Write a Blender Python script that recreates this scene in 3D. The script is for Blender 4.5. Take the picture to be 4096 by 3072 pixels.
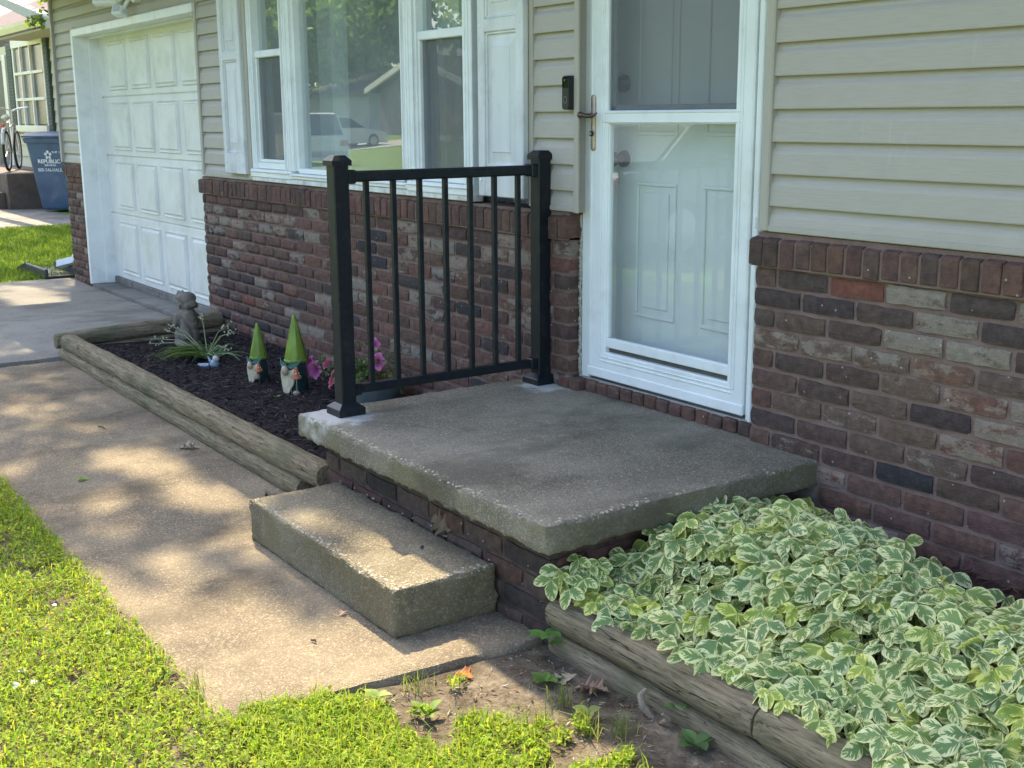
import bpy, bmesh, math, random
import numpy as np
from mathutils import Vector, Matrix, Euler, noise as mnoise

for o in list(bpy.data.objects):
    bpy.data.objects.remove(o)
SC = bpy.context.scene
COL = SC.collection

# ------------------------------------------------------------------ camera, sky, sun, exposure
cam_d = bpy.data.cameras.new("camera")
cam = bpy.data.objects.new("camera", cam_d)
COL.objects.link(cam)
YAW, PITCH, ROLL, FPX = 0.967, -0.2183, -0.0059, 4806.6
fw = Vector((-math.sin(YAW)*math.cos(PITCH), math.cos(YAW)*math.cos(PITCH), math.sin(PITCH)))
rt = Vector((math.cos(YAW), math.sin(YAW), 0)); up = rt.cross(fw)
cr, sr = math.cos(ROLL), math.sin(ROLL)
rt, up = rt*cr + up*sr, up*cr - rt*sr
cam.matrix_world = Matrix(((rt.x, up.x, -fw.x, 2.5951), (rt.y, up.y, -fw.y, -2.9039), (rt.z, up.z, -fw.z, 1.5910), (0, 0, 0, 1)))
cam_d.sensor_width = 36.0
cam_d.lens = FPX/4096*36
cam_d.clip_start = 0.05
cam_d.clip_end = 600
SC.camera = cam

SUN_D = Vector((0.735, -0.2, -1.0)).normalized()
SUN_EL = math.asin(-SUN_D.z)
world = bpy.data.worlds.new("World"); SC.world = world
world.use_nodes = True
wn = world.node_tree; wn.nodes.clear()
sky = wn.nodes.new("ShaderNodeTexSky"); sky.sky_type = 'NISHITA'; sky.sun_disc = False
sky.sun_elevation = SUN_EL; sky.sun_rotation = math.atan2(-SUN_D.x, -SUN_D.y)
sky.air_density = 1.0; sky.dust_density = 2.5; sky.ozone_density = 0.6
bg = wn.nodes.new("ShaderNodeBackground"); bg.inputs[1].default_value = 0.15
wo = wn.nodes.new("ShaderNodeOutputWorld")
wn.links.new(sky.outputs[0], bg.inputs[0]); wn.links.new(bg.outputs[0], wo.inputs[0])

sun_d = bpy.data.lights.new("sun", 'SUN'); sun_d.energy = 3.2; sun_d.angle = math.radians(0.53); sun_d.color = (1.0, 0.84, 0.56)
sun = bpy.data.objects.new("sun", sun_d); COL.objects.link(sun)
sun.rotation_euler = SUN_D.to_track_quat('-Z', 'Y').to_euler(); sun.location = (-8, 4, 20)

SC.render.engine = 'CYCLES'
SC.render.resolution_x, SC.render.resolution_y = 1024, 768
SC.view_settings.view_transform = 'Standard'; SC.view_settings.look = 'None'
SC.view_settings.gamma = 1.0; SC.view_settings.use_curve_mapping = False
SC.view_settings.exposure = 2.0
try:
    SC.cycles.max_bounces = 10; SC.cycles.transparent_max_bounces = 24; SC.cycles.diffuse_bounces = 5; SC.cycles.glossy_bounces = 5
except Exception: pass

R = random.Random(7)
NP = np.random.default_rng(11)

# ------------------------------------------------------------------ helpers
class MB:
    def __init__(s): s.v = []; s.f = []; s.uv = None
    def add(s, vs, fs):
        b = len(s.v); s.v += [tuple(p) for p in vs]; s.f += [tuple(i+b for i in f) for f in fs]
    def add_ret(s, vs, fs): s.add(vs, fs); return s
    def box(s, x0, x1, y0, y1, z0, z1):
        x0, x1 = min(x0, x1), max(x0, x1); y0, y1 = min(y0, y1), max(y0, y1); z0, z1 = min(z0, z1), max(z0, z1)
        s.add([(x0,y0,z0),(x1,y0,z0),(x1,y1,z0),(x0,y1,z0),(x0,y0,z1),(x1,y0,z1),(x1,y1,z1),(x0,y1,z1)],
              [(0,3,2,1),(4,5,6,7),(0,1,5,4),(1,2,6,5),(2,3,7,6),(3,0,4,7)])
        return s
    def bbox(s, x0, x1, y0, y1, z0, z1, b=0.004):
        """box with chamfered edges"""
        x0, x1 = min(x0, x1), max(x0, x1); y0, y1 = min(y0, y1), max(y0, y1); z0, z1 = min(z0, z1), max(z0, z1)
        b = min(b, (x1-x0)*.45, (y1-y0)*.45, (z1-z0)*.45)
        X = (x0, x1); Y = (y0, y1); Z = (z0, z1); base = len(s.v); idx = {}
        for i in (0, 1):
            for j in (0, 1):
                for k in (0, 1):
                    sx = b if i == 0 else -b; sy = b if j == 0 else -b; sz = b if k == 0 else -b
                    for a, p in enumerate(((X[i], Y[j]+sy, Z[k]+sz), (X[i]+sx, Y[j], Z[k]+sz), (X[i]+sx, Y[j]+sy, Z[k]))):
                        idx[(i,j,k,a)] = len(s.v); s.v.append(p)
        q = lambda *c: tuple(idx[t] for t in c)
        F = [q((0,0,0,0),(0,0,1,0),(0,1,1,0),(0,1,0,0)), q((1,0,0,0),(1,1,0,0),(1,1,1,0),(1,0,1,0)),
             q((0,0,0,1),(1,0,0,1),(1,0,1,1),(0,0,1,1)), q((0,1,0,1),(0,1,1,1),(1,1,1,1),(1,1,0,1)),
             q((0,0,0,2),(0,1,0,2),(1,1,0,2),(1,0,0,2)), q((0,0,1,2),(1,0,1,2),(1,1,1,2),(0,1,1,2))]
        for j in (0,1):
            for k in (0,1):
                F.append(q((0,j,k,1),(1,j,k,1),(1,j,k,2),(0,j,k,2)))
        for i in (0,1):
            for k in (0,1):
                F.append(q((i,0,k,0),(i,1,k,0),(i,1,k,2),(i,0,k,2)))
        for i in (0,1):
            for j in (0,1):
                F.append(q((i,j,0,0),(i,j,1,0),(i,j,1,1),(i,j,0,1)))
        for i in (0,1):
            for j in (0,1):
                for k in (0,1):
                    F.append(q((i,j,k,0),(i,j,k,1),(i,j,k,2)))
        s.f += F
        return s
    def tube(s, pts, rad, n=8, cap=True):
        pts = [Vector(p) for p in pts]
        if not hasattr(rad, '__len__'): rad = [rad]*len(pts)
        rings = []; prev = None
        for i, p in enumerate(pts):
            t = (pts[min(i+1, len(pts)-1)] - pts[max(i-1, 0)]).normalized()
            if prev is None:
                a = t.orthogonal().normalized()
            else:
                a = (prev - t*prev.dot(t)); a = a.normalized() if a.length > 1e-6 else t.orthogonal().normalized()
            prev = a; b = t.cross(a)
            base = len(s.v)
            for k in range(n):
                an = 2*math.pi*k/n
                s.v.append(tuple(p + (a*math.cos(an) + b*math.sin(an))*rad[i]))
            rings.append(base)
        for i in range(len(rings)-1):
            for k in range(n):
                s.f.append((rings[i]+k, rings[i]+(k+1) % n, rings[i+1]+(k+1) % n, rings[i+1]+k))
        if cap:
            s.f.append(tuple(rings[0]+k for k in reversed(range(n)))); s.f.append(tuple(rings[-1]+k for k in range(n)))
        return s
    def lathe(s, prof, c=(0,0,0), n=24, axis='z'):
        base = len(s.v)
        for r, h in prof:
            for k in range(n):
                a = 2*math.pi*k/n
                if axis == 'z': p = (c[0]+r*math.cos(a), c[1]+r*math.sin(a), c[2]+h)
                elif axis == 'y': p = (c[0]+r*math.cos(a), c[1]+h, c[2]+r*math.sin(a))
                else: p = (c[0]+h, c[1]+r*math.cos(a), c[2]+r*math.sin(a))
                s.v.append(p)
        for i in range(len(prof)-1):
            for k in range(n):
                s.f.append((base+i*n+k, base+i*n+(k+1) % n, base+(i+1)*n+(k+1) % n, base+(i+1)*n+k))
        s.f.append(tuple(base+k for k in reversed(range(n)))); s.f.append(tuple(base+(len(prof)-1)*n+k for k in range(n)))
        return s
    def sphere(s, c, r, n=12, m=8, sc=(1,1,1)):
        prof = [(max(1e-4, math.sin(math.pi*i/m)), -math.cos(math.pi*i/m)) for i in range(m+1)]
        t = MB().lathe(prof, (0,0,0), n)
        s.add([(c[0]+v[0]*r*sc[0], c[1]+v[1]*r*sc[1], c[2]+v[2]*r*sc[2]) for v in t.v], t.f)
        return s
    def quad(s, a, b, c, d): s.add([a,b,c,d], [(0,1,2,3)]); return s
    def xform(s, M):
        s.v = [tuple(M @ Vector(p)) for p in s.v]; return s
    def mesh(s, name, m=None, smooth=False):
        me = bpy.data.meshes.new(name); me.from_pydata(s.v, [], s.f); me.update()
        bm = bmesh.new(); bm.from_mesh(me); bmesh.ops.recalc_face_normals(bm, faces=bm.faces); bm.to_mesh(me); bm.free()
        if m: me.materials.append(m)
        if smooth:
            me.polygons.foreach_set('use_smooth', [True]*len(me.polygons))
            try: me.set_sharp_from_angle(angle=math.radians(40))
            except Exception: pass
        return me
    def build(s, name, m=None, parent=None, smooth=False, **kw):
        o = bpy.data.objects.new(name, s.mesh(name, m, smooth)); COL.objects.link(o)
        if parent is not None: adopt(o, parent)
        for k, v in kw.items(): o[k] = v
        return o

def adopt(o, parent):
    o.parent = parent
    M = Matrix.Identity(4); p = parent
    chain = []
    while p is not None: chain.append(p); p = p.parent
    for q in reversed(chain): M = M @ q.matrix_parent_inverse @ q.matrix_basis
    o.matrix_parent_inverse = M.inverted()

def link(name, me, parent=None, loc=(0,0,0), rot=(0,0,0), scale=(1,1,1), **kw):
    o = bpy.data.objects.new(name, me); COL.objects.link(o)
    o.location = loc; o.rotation_euler = rot; o.scale = scale
    if parent is not None: adopt(o, parent)
    for k, v in kw.items(): o[k] = v
    return o

def tag(o, label=None, cat=None, group=None, kind=None):
    if label: o['label'] = label
    if cat: o['category'] = cat
    if group: o['group'] = group
    if kind: o['kind'] = kind
    return o

def thing(name, loc, label, cat, group=None):
    o = bpy.data.objects.new(name, None); COL.objects.link(o); o.location = loc; o.empty_display_size = 0.05
    return tag(o, label, cat, group)

def np_mesh(name, V, F, m=None, col=None, smooth=False):
    """V (n,3), F (m,k) numpy -> mesh, optional per-vertex colour attribute 'col'"""
    me = bpy.data.meshes.new(name); k = F.shape[1]
    me.vertices.add(len(V)); me.vertices.foreach_set('co', V.astype(np.float32).ravel())
    me.loops.add(F.size); me.loops.foreach_set('vertex_index', F.astype(np.int32).ravel())
    me.polygons.add(len(F)); me.polygons.foreach_set('loop_start', (np.arange(len(F))*k).astype(np.int32))
    if smooth: me.polygons.foreach_set('use_smooth', np.ones(len(F), dtype=bool))
    me.update(calc_edges=True)
    if col is not None:
        at = me.color_attributes.new('col', 'FLOAT_COLOR', 'POINT')
        at.data.foreach_set('color', np.hstack([col, np.ones((len(col), 1))]).astype(np.float32).ravel())
    if m: me.materials.append(m)
    me.validate()
    return me

# ------------------------------------------------------------------ materials
class NT:
    def __init__(s, name):
        s.m = bpy.data.materials.new(name); s.m.use_nodes = True; s.t = s.m.node_tree; s.t.nodes.clear()
        s.out = s.t.nodes.new('ShaderNodeOutputMaterial')
    def n(s, ty, **kw):
        nd = s.t.nodes.new('ShaderNode'+ty)
        for k, v in kw.items(): setattr(nd, k, v)
        return nd
    def l(s, a, b): s.t.links.new(a, b); return b
    def setin(s, nd, name, v):
        if hasattr(v, 'is_linked') or isinstance(v, bpy.types.NodeSocket): s.l(v, nd.inputs[name])
        else: nd.inputs[name].default_value = v
    def pos(s): return s.n('NewGeometry').outputs['Position']
    def scale(s, vec, sc):
        mp = s.n('Mapping'); mp.inputs['Scale'].default_value = sc; s.l(vec, mp.inputs['Vector']); return mp.outputs[0]
    def noise(s, vec, scale, detail=3, rough=.55):
        nd = s.n('TexNoise'); nd.inputs['Scale'].default_value = scale; nd.inputs['Detail'].default_value = detail; nd.inputs['Roughness'].default_value = rough
        if vec is not None: s.l(vec, nd.inputs['Vector'])
        return nd.outputs['Fac']
    def ramp(s, fac, stops, interp='LINEAR'):
        nd = s.n('ValToRGB'); nd.color_ramp.interpolation = interp; e = nd.color_ramp.elements
        while len(e) < len(stops): e.new(0.5)
        for i, (p, c) in enumerate(stops):
            e[i].position = p; e[i].color = (*c, 1) if len(c) == 3 else c
        s.l(fac, nd.inputs[0]); return nd.outputs[0]
    def mix(s, fac, a, b, mode='MIX'):
        nd = s.n('Mix', data_type='RGBA', blend_type=mode)
        for i, v in ((0, fac), (6, a), (7, b)):
            if isinstance(v, bpy.types.NodeSocket): s.l(v, nd.inputs[i])
            elif isinstance(v, (int, float)): nd.inputs[i].default_value = v
            else: nd.inputs[i].default_value = (*v, 1)
        return nd.outputs[2]
    def math(s, op, a, b=0.0, clamp=False):
        nd = s.n('Math', operation=op, use_clamp=clamp)
        for i, v in ((0, a), (1, b)):
            if isinstance(v, bpy.types.NodeSocket): s.l(v, nd.inputs[i])
            else: nd.inputs[i].default_value = v
        return nd.outputs[0]
    def maprange(s, v, a, b, c=0.0, d=1.0):
        nd = s.n('MapRange'); nd.interpolation_type = 'SMOOTHSTEP'; s.l(v, nd.inputs[0])
        for i, x in zip((1,2,3,4), (a,b,c,d)): nd.inputs[i].default_value = x
        return nd.outputs[0]
    def bump(s, h, strength=.3, dist=.01):
        nd = s.n('Bump'); nd.inputs['Strength'].default_value = strength; nd.inputs['Distance'].default_value = dist
        s.l(h, nd.inputs['Height']); return nd.outputs[0]
    def bsdf(s, color, rough=.7, spec=.4, normal=None, metal=0.0, coat=0.0):
        nd = s.n('BsdfPrincipled'); s.setin(nd, 'Base Color', color if isinstance(color, bpy.types.NodeSocket) else (*color, 1))
        s.setin(nd, 'Roughness', rough); s.setin(nd, 'Specular IOR Level', spec); s.setin(nd, 'Metallic', metal)
        if coat: s.setin(nd, 'Coat Weight', coat)
        if normal is not None: s.l(normal, nd.inputs['Normal'])
        return nd
    def done(s, shader):
        s.l(shader.outputs[0] if hasattr(shader, 'outputs') else shader, s.out.inputs[0]); return s.m

def simple(name, c, rough=.6, spec=.4, var=.12, scale=20, bump=0.0, bscale=60, metal=0.0, stretch=(1,1,1), coat=0.0, dirt=None, dscale=3, damt=.5):
    t = NT(name); p = t.scale(t.pos(), stretch)
    f = t.noise(p, scale, 4)
    lo = tuple(max(0, x*(1-var)) for x in c); hi = tuple(min(1, x*(1+var)) for x in c)
    col = t.ramp(f, [(.3, lo), (.7, hi)])
    if dirt:
        d = t.maprange(t.noise(t.pos(), dscale, 5, .65), .48, .72, 0, damt); col = t.mix(d, col, dirt)
    nrm = t.bump(t.noise(p, bscale, 3), bump, .004) if bump else None
    return t.done(t.bsdf(col, rough, spec, nrm, metal, coat))

def concrete(name, base, dark, peb, green=None, dust_haze=()):
    t = NT(name); P = t.pos()
    v = t.n('TexVoronoi'); v.inputs['Scale'].default_value = 230; v.inputs['Randomness'].default_value = 1; t.l(P, v.inputs['Vector'])
    cell = t.n('SeparateColor'); t.l(v.outputs['Color'], cell.inputs[0])
    v2 = t.n('TexVoronoi'); v2.inputs['Scale'].default_value = 95; t.l(P, v2.inputs['Vector'])
    c2 = t.n('SeparateColor'); t.l(v2.outputs['Color'], c2.inputs[0])
    big = t.noise(P, 2.2, 5, .6); mid = t.noise(P, 11, 4)
    col = t.mix(t.maprange(big, .35, .7), dark, base)
    col = t.mix(t.math('MULTIPLY', t.maprange(cell.outputs[0], .25, .9), .66), col, t.mix(cell.outputs[1], peb, tuple(x*.55 for x in base)))
    isbig = t.math('MULTIPLY', t.maprange(c2.outputs[0], .80, .86), t.maprange(v2.outputs['Distance'], .5, .3))
    col = t.mix(t.math('MULTIPLY', isbig, .38), col, t.mix(c2.outputs[1], tuple(min(.75, x*1.35) for x in peb), (.33,.22,.16)))
    col = t.mix(t.math('MULTIPLY', t.maprange(mid, .55, .75), .35), col, tuple(x*.55 for x in dark))
    if green:
        sx = t.n('SeparateXYZ'); t.l(t.n('NewGeometry').outputs['Normal'], sx.inputs[0])
        side = t.maprange(sx.outputs[2], .8, .2, 0, .5)
        col = t.mix(t.math('MULTIPLY', side, t.maprange(t.noise(P, 5, 4), .35, .6)), col, green)
    for (dx, dy, dr) in dust_haze:      # pale grout dust left where the rail feet were drilled in
        ds_ = t.n('VectorMath', operation='DISTANCE'); t.l(P, ds_.inputs[0]); ds_.inputs[1].default_value = (dx, dy, .508)
        dm = t.maprange(t.math('ADD', ds_.outputs['Value'], t.math('MULTIPLY', t.math('SUBTRACT', t.noise(P, 14, 4), .5), .22)), dr, dr*.45, 0, .62)
        col = t.mix(dm, col, (.62,.62,.60))
    st_ = t.maprange(t.noise(t.scale(P, (1.4,.8,1)), 2.1, 5, .6), .48, .66, 0, .55); col = t.mix(st_, col, tuple(x*.5 for x in dark))
    h = t.math('ADD', t.math('MULTIPLY', v.outputs['Distance'], -1.0), t.math('MULTIPLY', t.noise(P, 60, 3), .5))
    return t.done(t.bsdf(col, .9, .25, t.bump(h, .55, .006)))

def brick_mat(name, kind):
    t = NT(name); P = t.pos()
    a = t.n('Attribute', attribute_type=kind, attribute_name='bcol'); b = t.n('Attribute', attribute_type=kind, attribute_name='patch')
    n1 = t.noise(P, 30, 5, .65); n2 = t.noise(P, 150, 3); n3 = t.noise(t.scale(P, (1,1,2.2)), 13, 6, .62)
    col = t.mix(t.maprange(n1, .3, .75), t.mix(1.0, a.outputs['Color'], (.72,.72,.74), 'MULTIPLY'), t.mix(1.0, a.outputs['Color'], (1.35,1.28,1.22), 'MULTIPLY'))
    th = t.math('SUBTRACT', 1.0, t.math('MULTIPLY', b.outputs['Fac'], .62))
    dlt = t.math('SUBTRACT', t.math('ADD', n3, t.math('MULTIPLY', t.math('SUBTRACT', n2, .5), .3)), t.math('MULTIPLY', th, .90))
    msk = t.math('MULTIPLY', t.maprange(dlt, -.05, .07), t.maprange(b.outputs['Fac'], 0.02, .2))
    col = t.mix(t.math('MULTIPLY', msk, .55), col, t.mix(n1, (.20,.17,.14), (.40,.365,.30)))
    sp = t.n('TexVoronoi'); sp.inputs['Scale'].default_value = 55; t.l(P, sp.inputs['Vector'])
    sc = t.n('SeparateColor'); t.l(sp.outputs['Color'], sc.inputs[0])
    spk = t.math('MULTIPLY', t.math('GREATER_THAN', sc.outputs[0], .95), t.math('LESS_THAN', sp.outputs['Distance'], .2))
    col = t.mix(t.math('MULTIPLY', spk, .65), col, (.42,.40,.37))
    col = t.mix(t.maprange(n2, .56, .7, 0, .35), col, (.17,.075,.055))
    h = t.math('ADD', t.noise(t.scale(P, (1,1,3)), 55, 5, .7), t.math('MULTIPLY', n2, .5))
    return t.done(t.bsdf(col, .92, .2, t.bump(h, .7, .006)))

def mortar_mat():
    t = NT('mortar'); P = t.pos()
    col = t.ramp(t.noise(P, 9, 5), [(.3, (.155,.102,.088)), (.7, (.23,.158,.136))])
    col = t.mix(t.maprange(t.noise(P, 400, 2), .62, .72, 0, .6), col, (.42,.38,.35))
    return t.done(t.bsdf(col, .95, .15, t.bump(t.noise(P, 260, 4), .6, .005)))

def wood_log_mat():
    t = NT('weathered_timber'); P = t.pos()
    s = t.scale(P, (1.3, 14, 14)); g = t.noise(s, 5.0, 7, .72); f = t.noise(t.scale(P, (2.2,40,40)), 7, 4, .7)
    col = t.ramp(g, [(.25, (.06,.046,.03)), (.42, (.19,.152,.098)), (.6, (.31,.252,.165)), (.85, (.43,.365,.25))])
    col = t.mix(t.maprange(f, .46, .34, 0, .8), col, (.045,.036,.026))
    ck = t.noise(t.scale(P, (.7,17,17)), 2.6, 2, .5); crk = t.maprange(t.math('ABSOLUTE', t.math('SUBTRACT', ck, .5)), .006, .002, 0, .85)
    kn = t.n('TexVoronoi'); kn.inputs['Scale'].default_value = 3.1; t.l(t.scale(P, (.8,2.2,2.2)), kn.inputs['Vector']); col = t.mix(t.maprange(kn.outputs['Distance'], .12, .03, 0, .4), col, (.07,.05,.032))
    col = t.mix(crk, col, (.02,.016,.012))
    col = t.mix(t.maprange(t.noise(P, 5, 5), .5, .72, 0, .55), col, (.11,.125,.065))
    h = t.math('SUBTRACT', t.math('ADD', g, t.math('MULTIPLY', f, .7)), t.math('MULTIPLY', crk, .8))
    return t.done(t.bsdf(col, .9, .2, t.bump(h, .8, .01)))

def attr_leaf(name, trans=.35, rough=.6, hv=.0):
    t = NT(name); a = t.n('Attribute', attribute_name='col')
    b = t.bsdf(a.outputs['Color'], rough, .3)
    tr = t.n('BsdfTranslucent'); t.l(t.mix(1.0, a.outputs['Color'], (1.25,1.2,.6), 'MULTIPLY'), tr.inputs[0])
    mx = t.n('MixShader'); mx.inputs[0].default_value = trans; t.l(b.outputs[0], mx.inputs[1]); t.l(tr.outputs[0], mx.inputs[2])
    return t.done(mx)

def varieg_mat():
    t = NT('variegated_leaf'); uv = t.n('UVMap'); sx = t.n('SeparateXYZ'); t.l(uv.outputs[0], sx.inputs[0])
    a = t.n('Attribute', attribute_name='rnd'); oi = t.n('ObjectInfo')
    rnd = t.math('FRACT', t.math('ADD', a.outputs['Fac'], oi.outputs['Random']))
    lat = t.math('ABSOLUTE', t.math('SUBTRACT', t.math('MULTIPLY', sx.outputs[0], 2.0), 1.0))
    sgn = t.math('GREATER_THAN', sx.outputs[0], .5)
    cx = t.n('CombineXYZ'); t.l(t.math('MULTIPLY', t.math('SUBTRACT', sx.outputs[1], t.math('MULTIPLY', lat, .35)), 9.0), cx.inputs[0])
    t.l(t.math('MULTIPLY', lat, .8), cx.inputs[1]); t.l(t.math('ADD', t.math('MULTIPLY', rnd, 57.0), t.math('MULTIPLY', sgn, 7.3)), cx.inputs[2])
    nz = t.noise(cx.outputs[0], 1.0, 3, .6)
    big = t.noise(t.scale(cx.outputs[0], (.15, .3, 1)), 1.0, 1)
    edge = t.math('MINIMUM', t.math('SUBTRACT', 1.0, lat), t.math('MULTIPLY', t.math('SUBTRACT', 1.02, sx.outputs[1]), 1.5))
    th = t.math('ADD', t.math('MULTIPLY', t.maprange(nz, .40, .64), .66), t.math('ADD', .13, t.math('MULTIPLY', t.math('SUBTRACT', big, .52), .7)))
    cream = t.math('GREATER_THAN', t.math('MAXIMUM', th, .13), edge)
    r2 = t.math('FRACT', t.math('MULTIPLY', rnd, 13.7))
    green = t.ramp(r2, [(0, (.17,.27,.085)), (.55, (.225,.325,.095)), (.85, (.28,.37,.07)), (1, (.40,.48,.05))])
    vein = t.maprange(lat, .0, .1); green = t.mix(t.math('MULTIPLY', t.math('SUBTRACT', 1.0, vein), .3), green, (.09,.18,.09))
    green = t.mix(t.math('MULTIPLY', t.maprange(nz, .3, .6), .3), green, (.20,.31,.16))
    crm = t.ramp(r2, [(0, (.82,.80,.44)), (.8, (.84,.82,.36)), (1, (.82,.80,.20))])
    col = t.mix(cream, green, crm)
    b = t.bsdf(col, .55, .35, t.bump(t.math('ADD', nz, t.math('MULTIPLY', lat, .5)), .25, .004))
    tr = t.n('BsdfTranslucent'); t.l(col, tr.inputs[0])
    mx = t.n('MixShader'); mx.inputs[0].default_value = .32; t.l(b.outputs[0], mx.inputs[1]); t.l(tr.outputs[0], mx.inputs[2])
    return t.done(mx)

def glass_mat(name, gain=1.9, tint=(.93,.97,.96), base=.0, dust_haze=.0):
    t = NT(name); fr = t.n('Fresnel'); fr.inputs[0].default_value = 1.5
    front = t.math('SUBTRACT', 1.0, t.n('NewGeometry').outputs['Backfacing'])
    f = t.math('MULTIPLY', t.math('ADD', t.math('MULTIPLY', fr.outputs[0], gain), base, True), front)
    tr = t.n('BsdfTransparent'); tr.inputs[0].default_value = (*tint, 1)
    gl = t.n('BsdfGlossy'); gl.inputs['Roughness'].default_value = 0.0; gl.inputs[0].default_value = (.95,1,.99,1)
    mx = t.n('MixShader'); t.l(f, mx.inputs[0]); t.l(tr.outputs[0], mx.inputs[1]); t.l(gl.outputs[0], mx.inputs[2])
    df = t.n('BsdfDiffuse'); df.inputs[0].default_value = (.72,.78,.80,1)      # pale haze painted into the pane as a thin dusty film
    film = t.math('MULTIPLY', t.math('ADD', .55, t.math('MULTIPLY', t.noise(t.pos(), 4, 4), .9)), dust_haze)
    m2 = t.n('MixShader'); t.l(film, m2.inputs[0]); t.l(mx.outputs[0], m2.inputs[1]); t.l(df.outputs[0], m2.inputs[2])
    return t.done(m2)

def screen_mat():
    t = NT('insect_screen'); tr = t.n('BsdfTransparent'); df = t.bsdf((.115,.125,.14), .5, .5)
    mx = t.n('MixShader'); mx.inputs[0].default_value = .54; t.l(tr.outputs[0], mx.inputs[1]); t.l(df.outputs[0], mx.inputs[2])
    return t.done(mx)

def siding_mat(name, c):
    t = NT(name); P = t.pos(); g = t.noise(t.scale(P, (3, 1, 55)), 4, 4, .65)
    col = t.ramp(g, [(.3, tuple(x*.93 for x in c)), (.7, tuple(x*1.05 for x in c))])
    col = t.mix(t.maprange(t.noise(P, 2.1, 5, .6), .5, .75, 0, .25), col, tuple(x*.72 for x in c))
    col = t.mix(t.maprange(t.noise(t.scale(P, (9,1,1.2)), 3, 4), .62, .75, 0, .18), col, (.62,.62,.58))
    return t.done(t.bsdf(col, .55, .3, t.bump(g, .22, .003)))

def ground_mat():
    t = NT('soil_and_turf'); P = t.pos(); sx = t.n('SeparateXYZ'); t.l(P, sx.inputs[0])
    soil = t.ramp(t.noise(P, 14, 6, .65), [(.3, (.05,.042,.031)), (.5, (.115,.095,.07)), (.75, (.235,.20,.15))])
    soil = t.mix(t.maprange(t.noise(P, 90, 3), .58, .7, 0, .6), soil, (.14,.075,.04))
    gr = t.ramp(t.noise(P, 40, 4), [(.3, (.11,.19,.025)), (.7, (.21,.30,.045))])
    gr = t.mix(t.maprange(t.noise(P, 1.3, 4), .4, .7, 0, .5), gr, (.12,.17,.04))
    isg = t.math('MAXIMUM', t.math('LESS_THAN', sx.outputs[1], -3.4), t.math('LESS_THAN', sx.outputs[0], -8.63))
    return t.done(t.bsdf(t.mix(isg, soil, gr), .95, .1, t.bump(t.noise(P, 70, 5), .8, .012)))

def aluminium_white(name, c=(.74,.77,.77), var=.05, dirt=(.45,.43,.38), damt=.25):
    return simple(name, c, .42, .45, var, 6, .05, 200, dirt=dirt, dscale=7, damt=damt)

M_BRICK = brick_mat('brick_clay', 'OBJECT'); M_BRICKS = brick_mat('brick_clay_mass', 'GEOMETRY'); M_MORTAR = mortar_mat()
M_SIDING = siding_mat('vinyl_siding', (.40,.368,.32)); M_TRIM = siding_mat('vinyl_trim', (.39,.36,.315))
M_WHITE = aluminium_white('white_painted_metal'); M_VINYL = aluminium_white('white_vinyl', (.76,.785,.78))
M_SHUT = simple('shutter_white', (.63,.645,.64), .6, .3, .1, 9, .15, 90, stretch=(1,1,.25), dirt=(.40,.40,.40), dscale=6, damt=.5)
M_GAR = simple('garage_white', (.71,.71,.67), .5, .35, .06, 4, .05, 120, dirt=(.50,.52,.43), dscale=3.5, damt=.5)
M_OLDWOOD = simple('peeling_white_wood', (.66,.66,.63), .8, .2, .14, 25, .5, 70, stretch=(1,1,.2), dirt=(.28,.25,.22), dscale=12, damt=.6)
M_BLACK = simple('black_powder_coat', (.008,.011,.015), .42, .3, .25, 300, .06, 500, dirt=(.06,.062,.06), dscale=22, damt=.22)
M_SLAB = concrete('aggregate_concrete', (.235,.213,.165), (.125,.110,.082), (.39,.35,.27), green=(.135,.12,.052), dust_haze=((-1.35,-.96,.17),(-1.30,-.05,.13)))
M_STEP = concrete('aggregate_step', (.215,.188,.13), (.12,.10,.066), (.40,.345,.24), green=(.13,.11,.05))
M_WALK = concrete('aggregate_walk', (.24,.195,.132), (.13,.105,.075), (.42,.35,.24))
M_DRIVE = concrete('driveway_concrete', (.27,.255,.225), (.18,.17,.15), (.34,.32,.28))
M_LOG = wood_log_mat(); M_GROUND = ground_mat()
M_VAR = varieg_mat(); M_LEAF = attr_leaf('leaf_green', .35); M_GRASS = attr_leaf('turf_blades', .5, .7); M_CHIP = attr_leaf('mulch_bark', 0.0, .9)
M_GLASS = glass_mat('window_glass', 2.3, dust_haze=.13); M_DOORGLASS = glass_mat('door_glass', 1.9, (.975,.985,.985), dust_haze=.05); M_SCREEN = screen_mat()
M_DARK = simple('dark_interior', (.30,.30,.31), .9, .1, .15, 3)
def sheer():
    t = NT('sheer_curtain'); d = t.n('BsdfDiffuse'); d.inputs[0].default_value = (.8,.83,.85,1); l_ = t.n('BsdfTranslucent'); l_.inputs[0].default_value = (.75,.78,.8,1)
    tr = t.n('BsdfTransparent'); a = t.n('MixShader'); a.inputs[0].default_value = .4; t.l(d.outputs[0], a.inputs[1]); t.l(l_.outputs[0], a.inputs[2])
    b = t.n('MixShader'); b.inputs[0].default_value = .72; t.l(tr.outputs[0], b.inputs[1]); t.l(a.outputs[0], b.inputs[2]); return t.done(b)
M_CURT = sheer()
M_DOOR = simple('front_door_paint', (.66,.69,.67), .5, .4, .05, 5)
M_BRONZE = simple('aged_bronze', (.11,.075,.055), .4, .5, .35, 60, .1, 200, metal=.75)
M_BRASSP = simple('antique_copper', (.42,.34,.29), .42, .5, .25, 40, .1, 200, metal=.6)
M_BLKPL = simple('black_plastic', (.012,.013,.016), .35, .5, .1, 30)
M_BLKGL = simple('black_gloss', (.006,.006,.007), .05, .7, .05, 30, coat=1.0)
M_GREYRING = simple('grey_ring', (.22,.24,.25), .4, .5, .05, 30)
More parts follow.
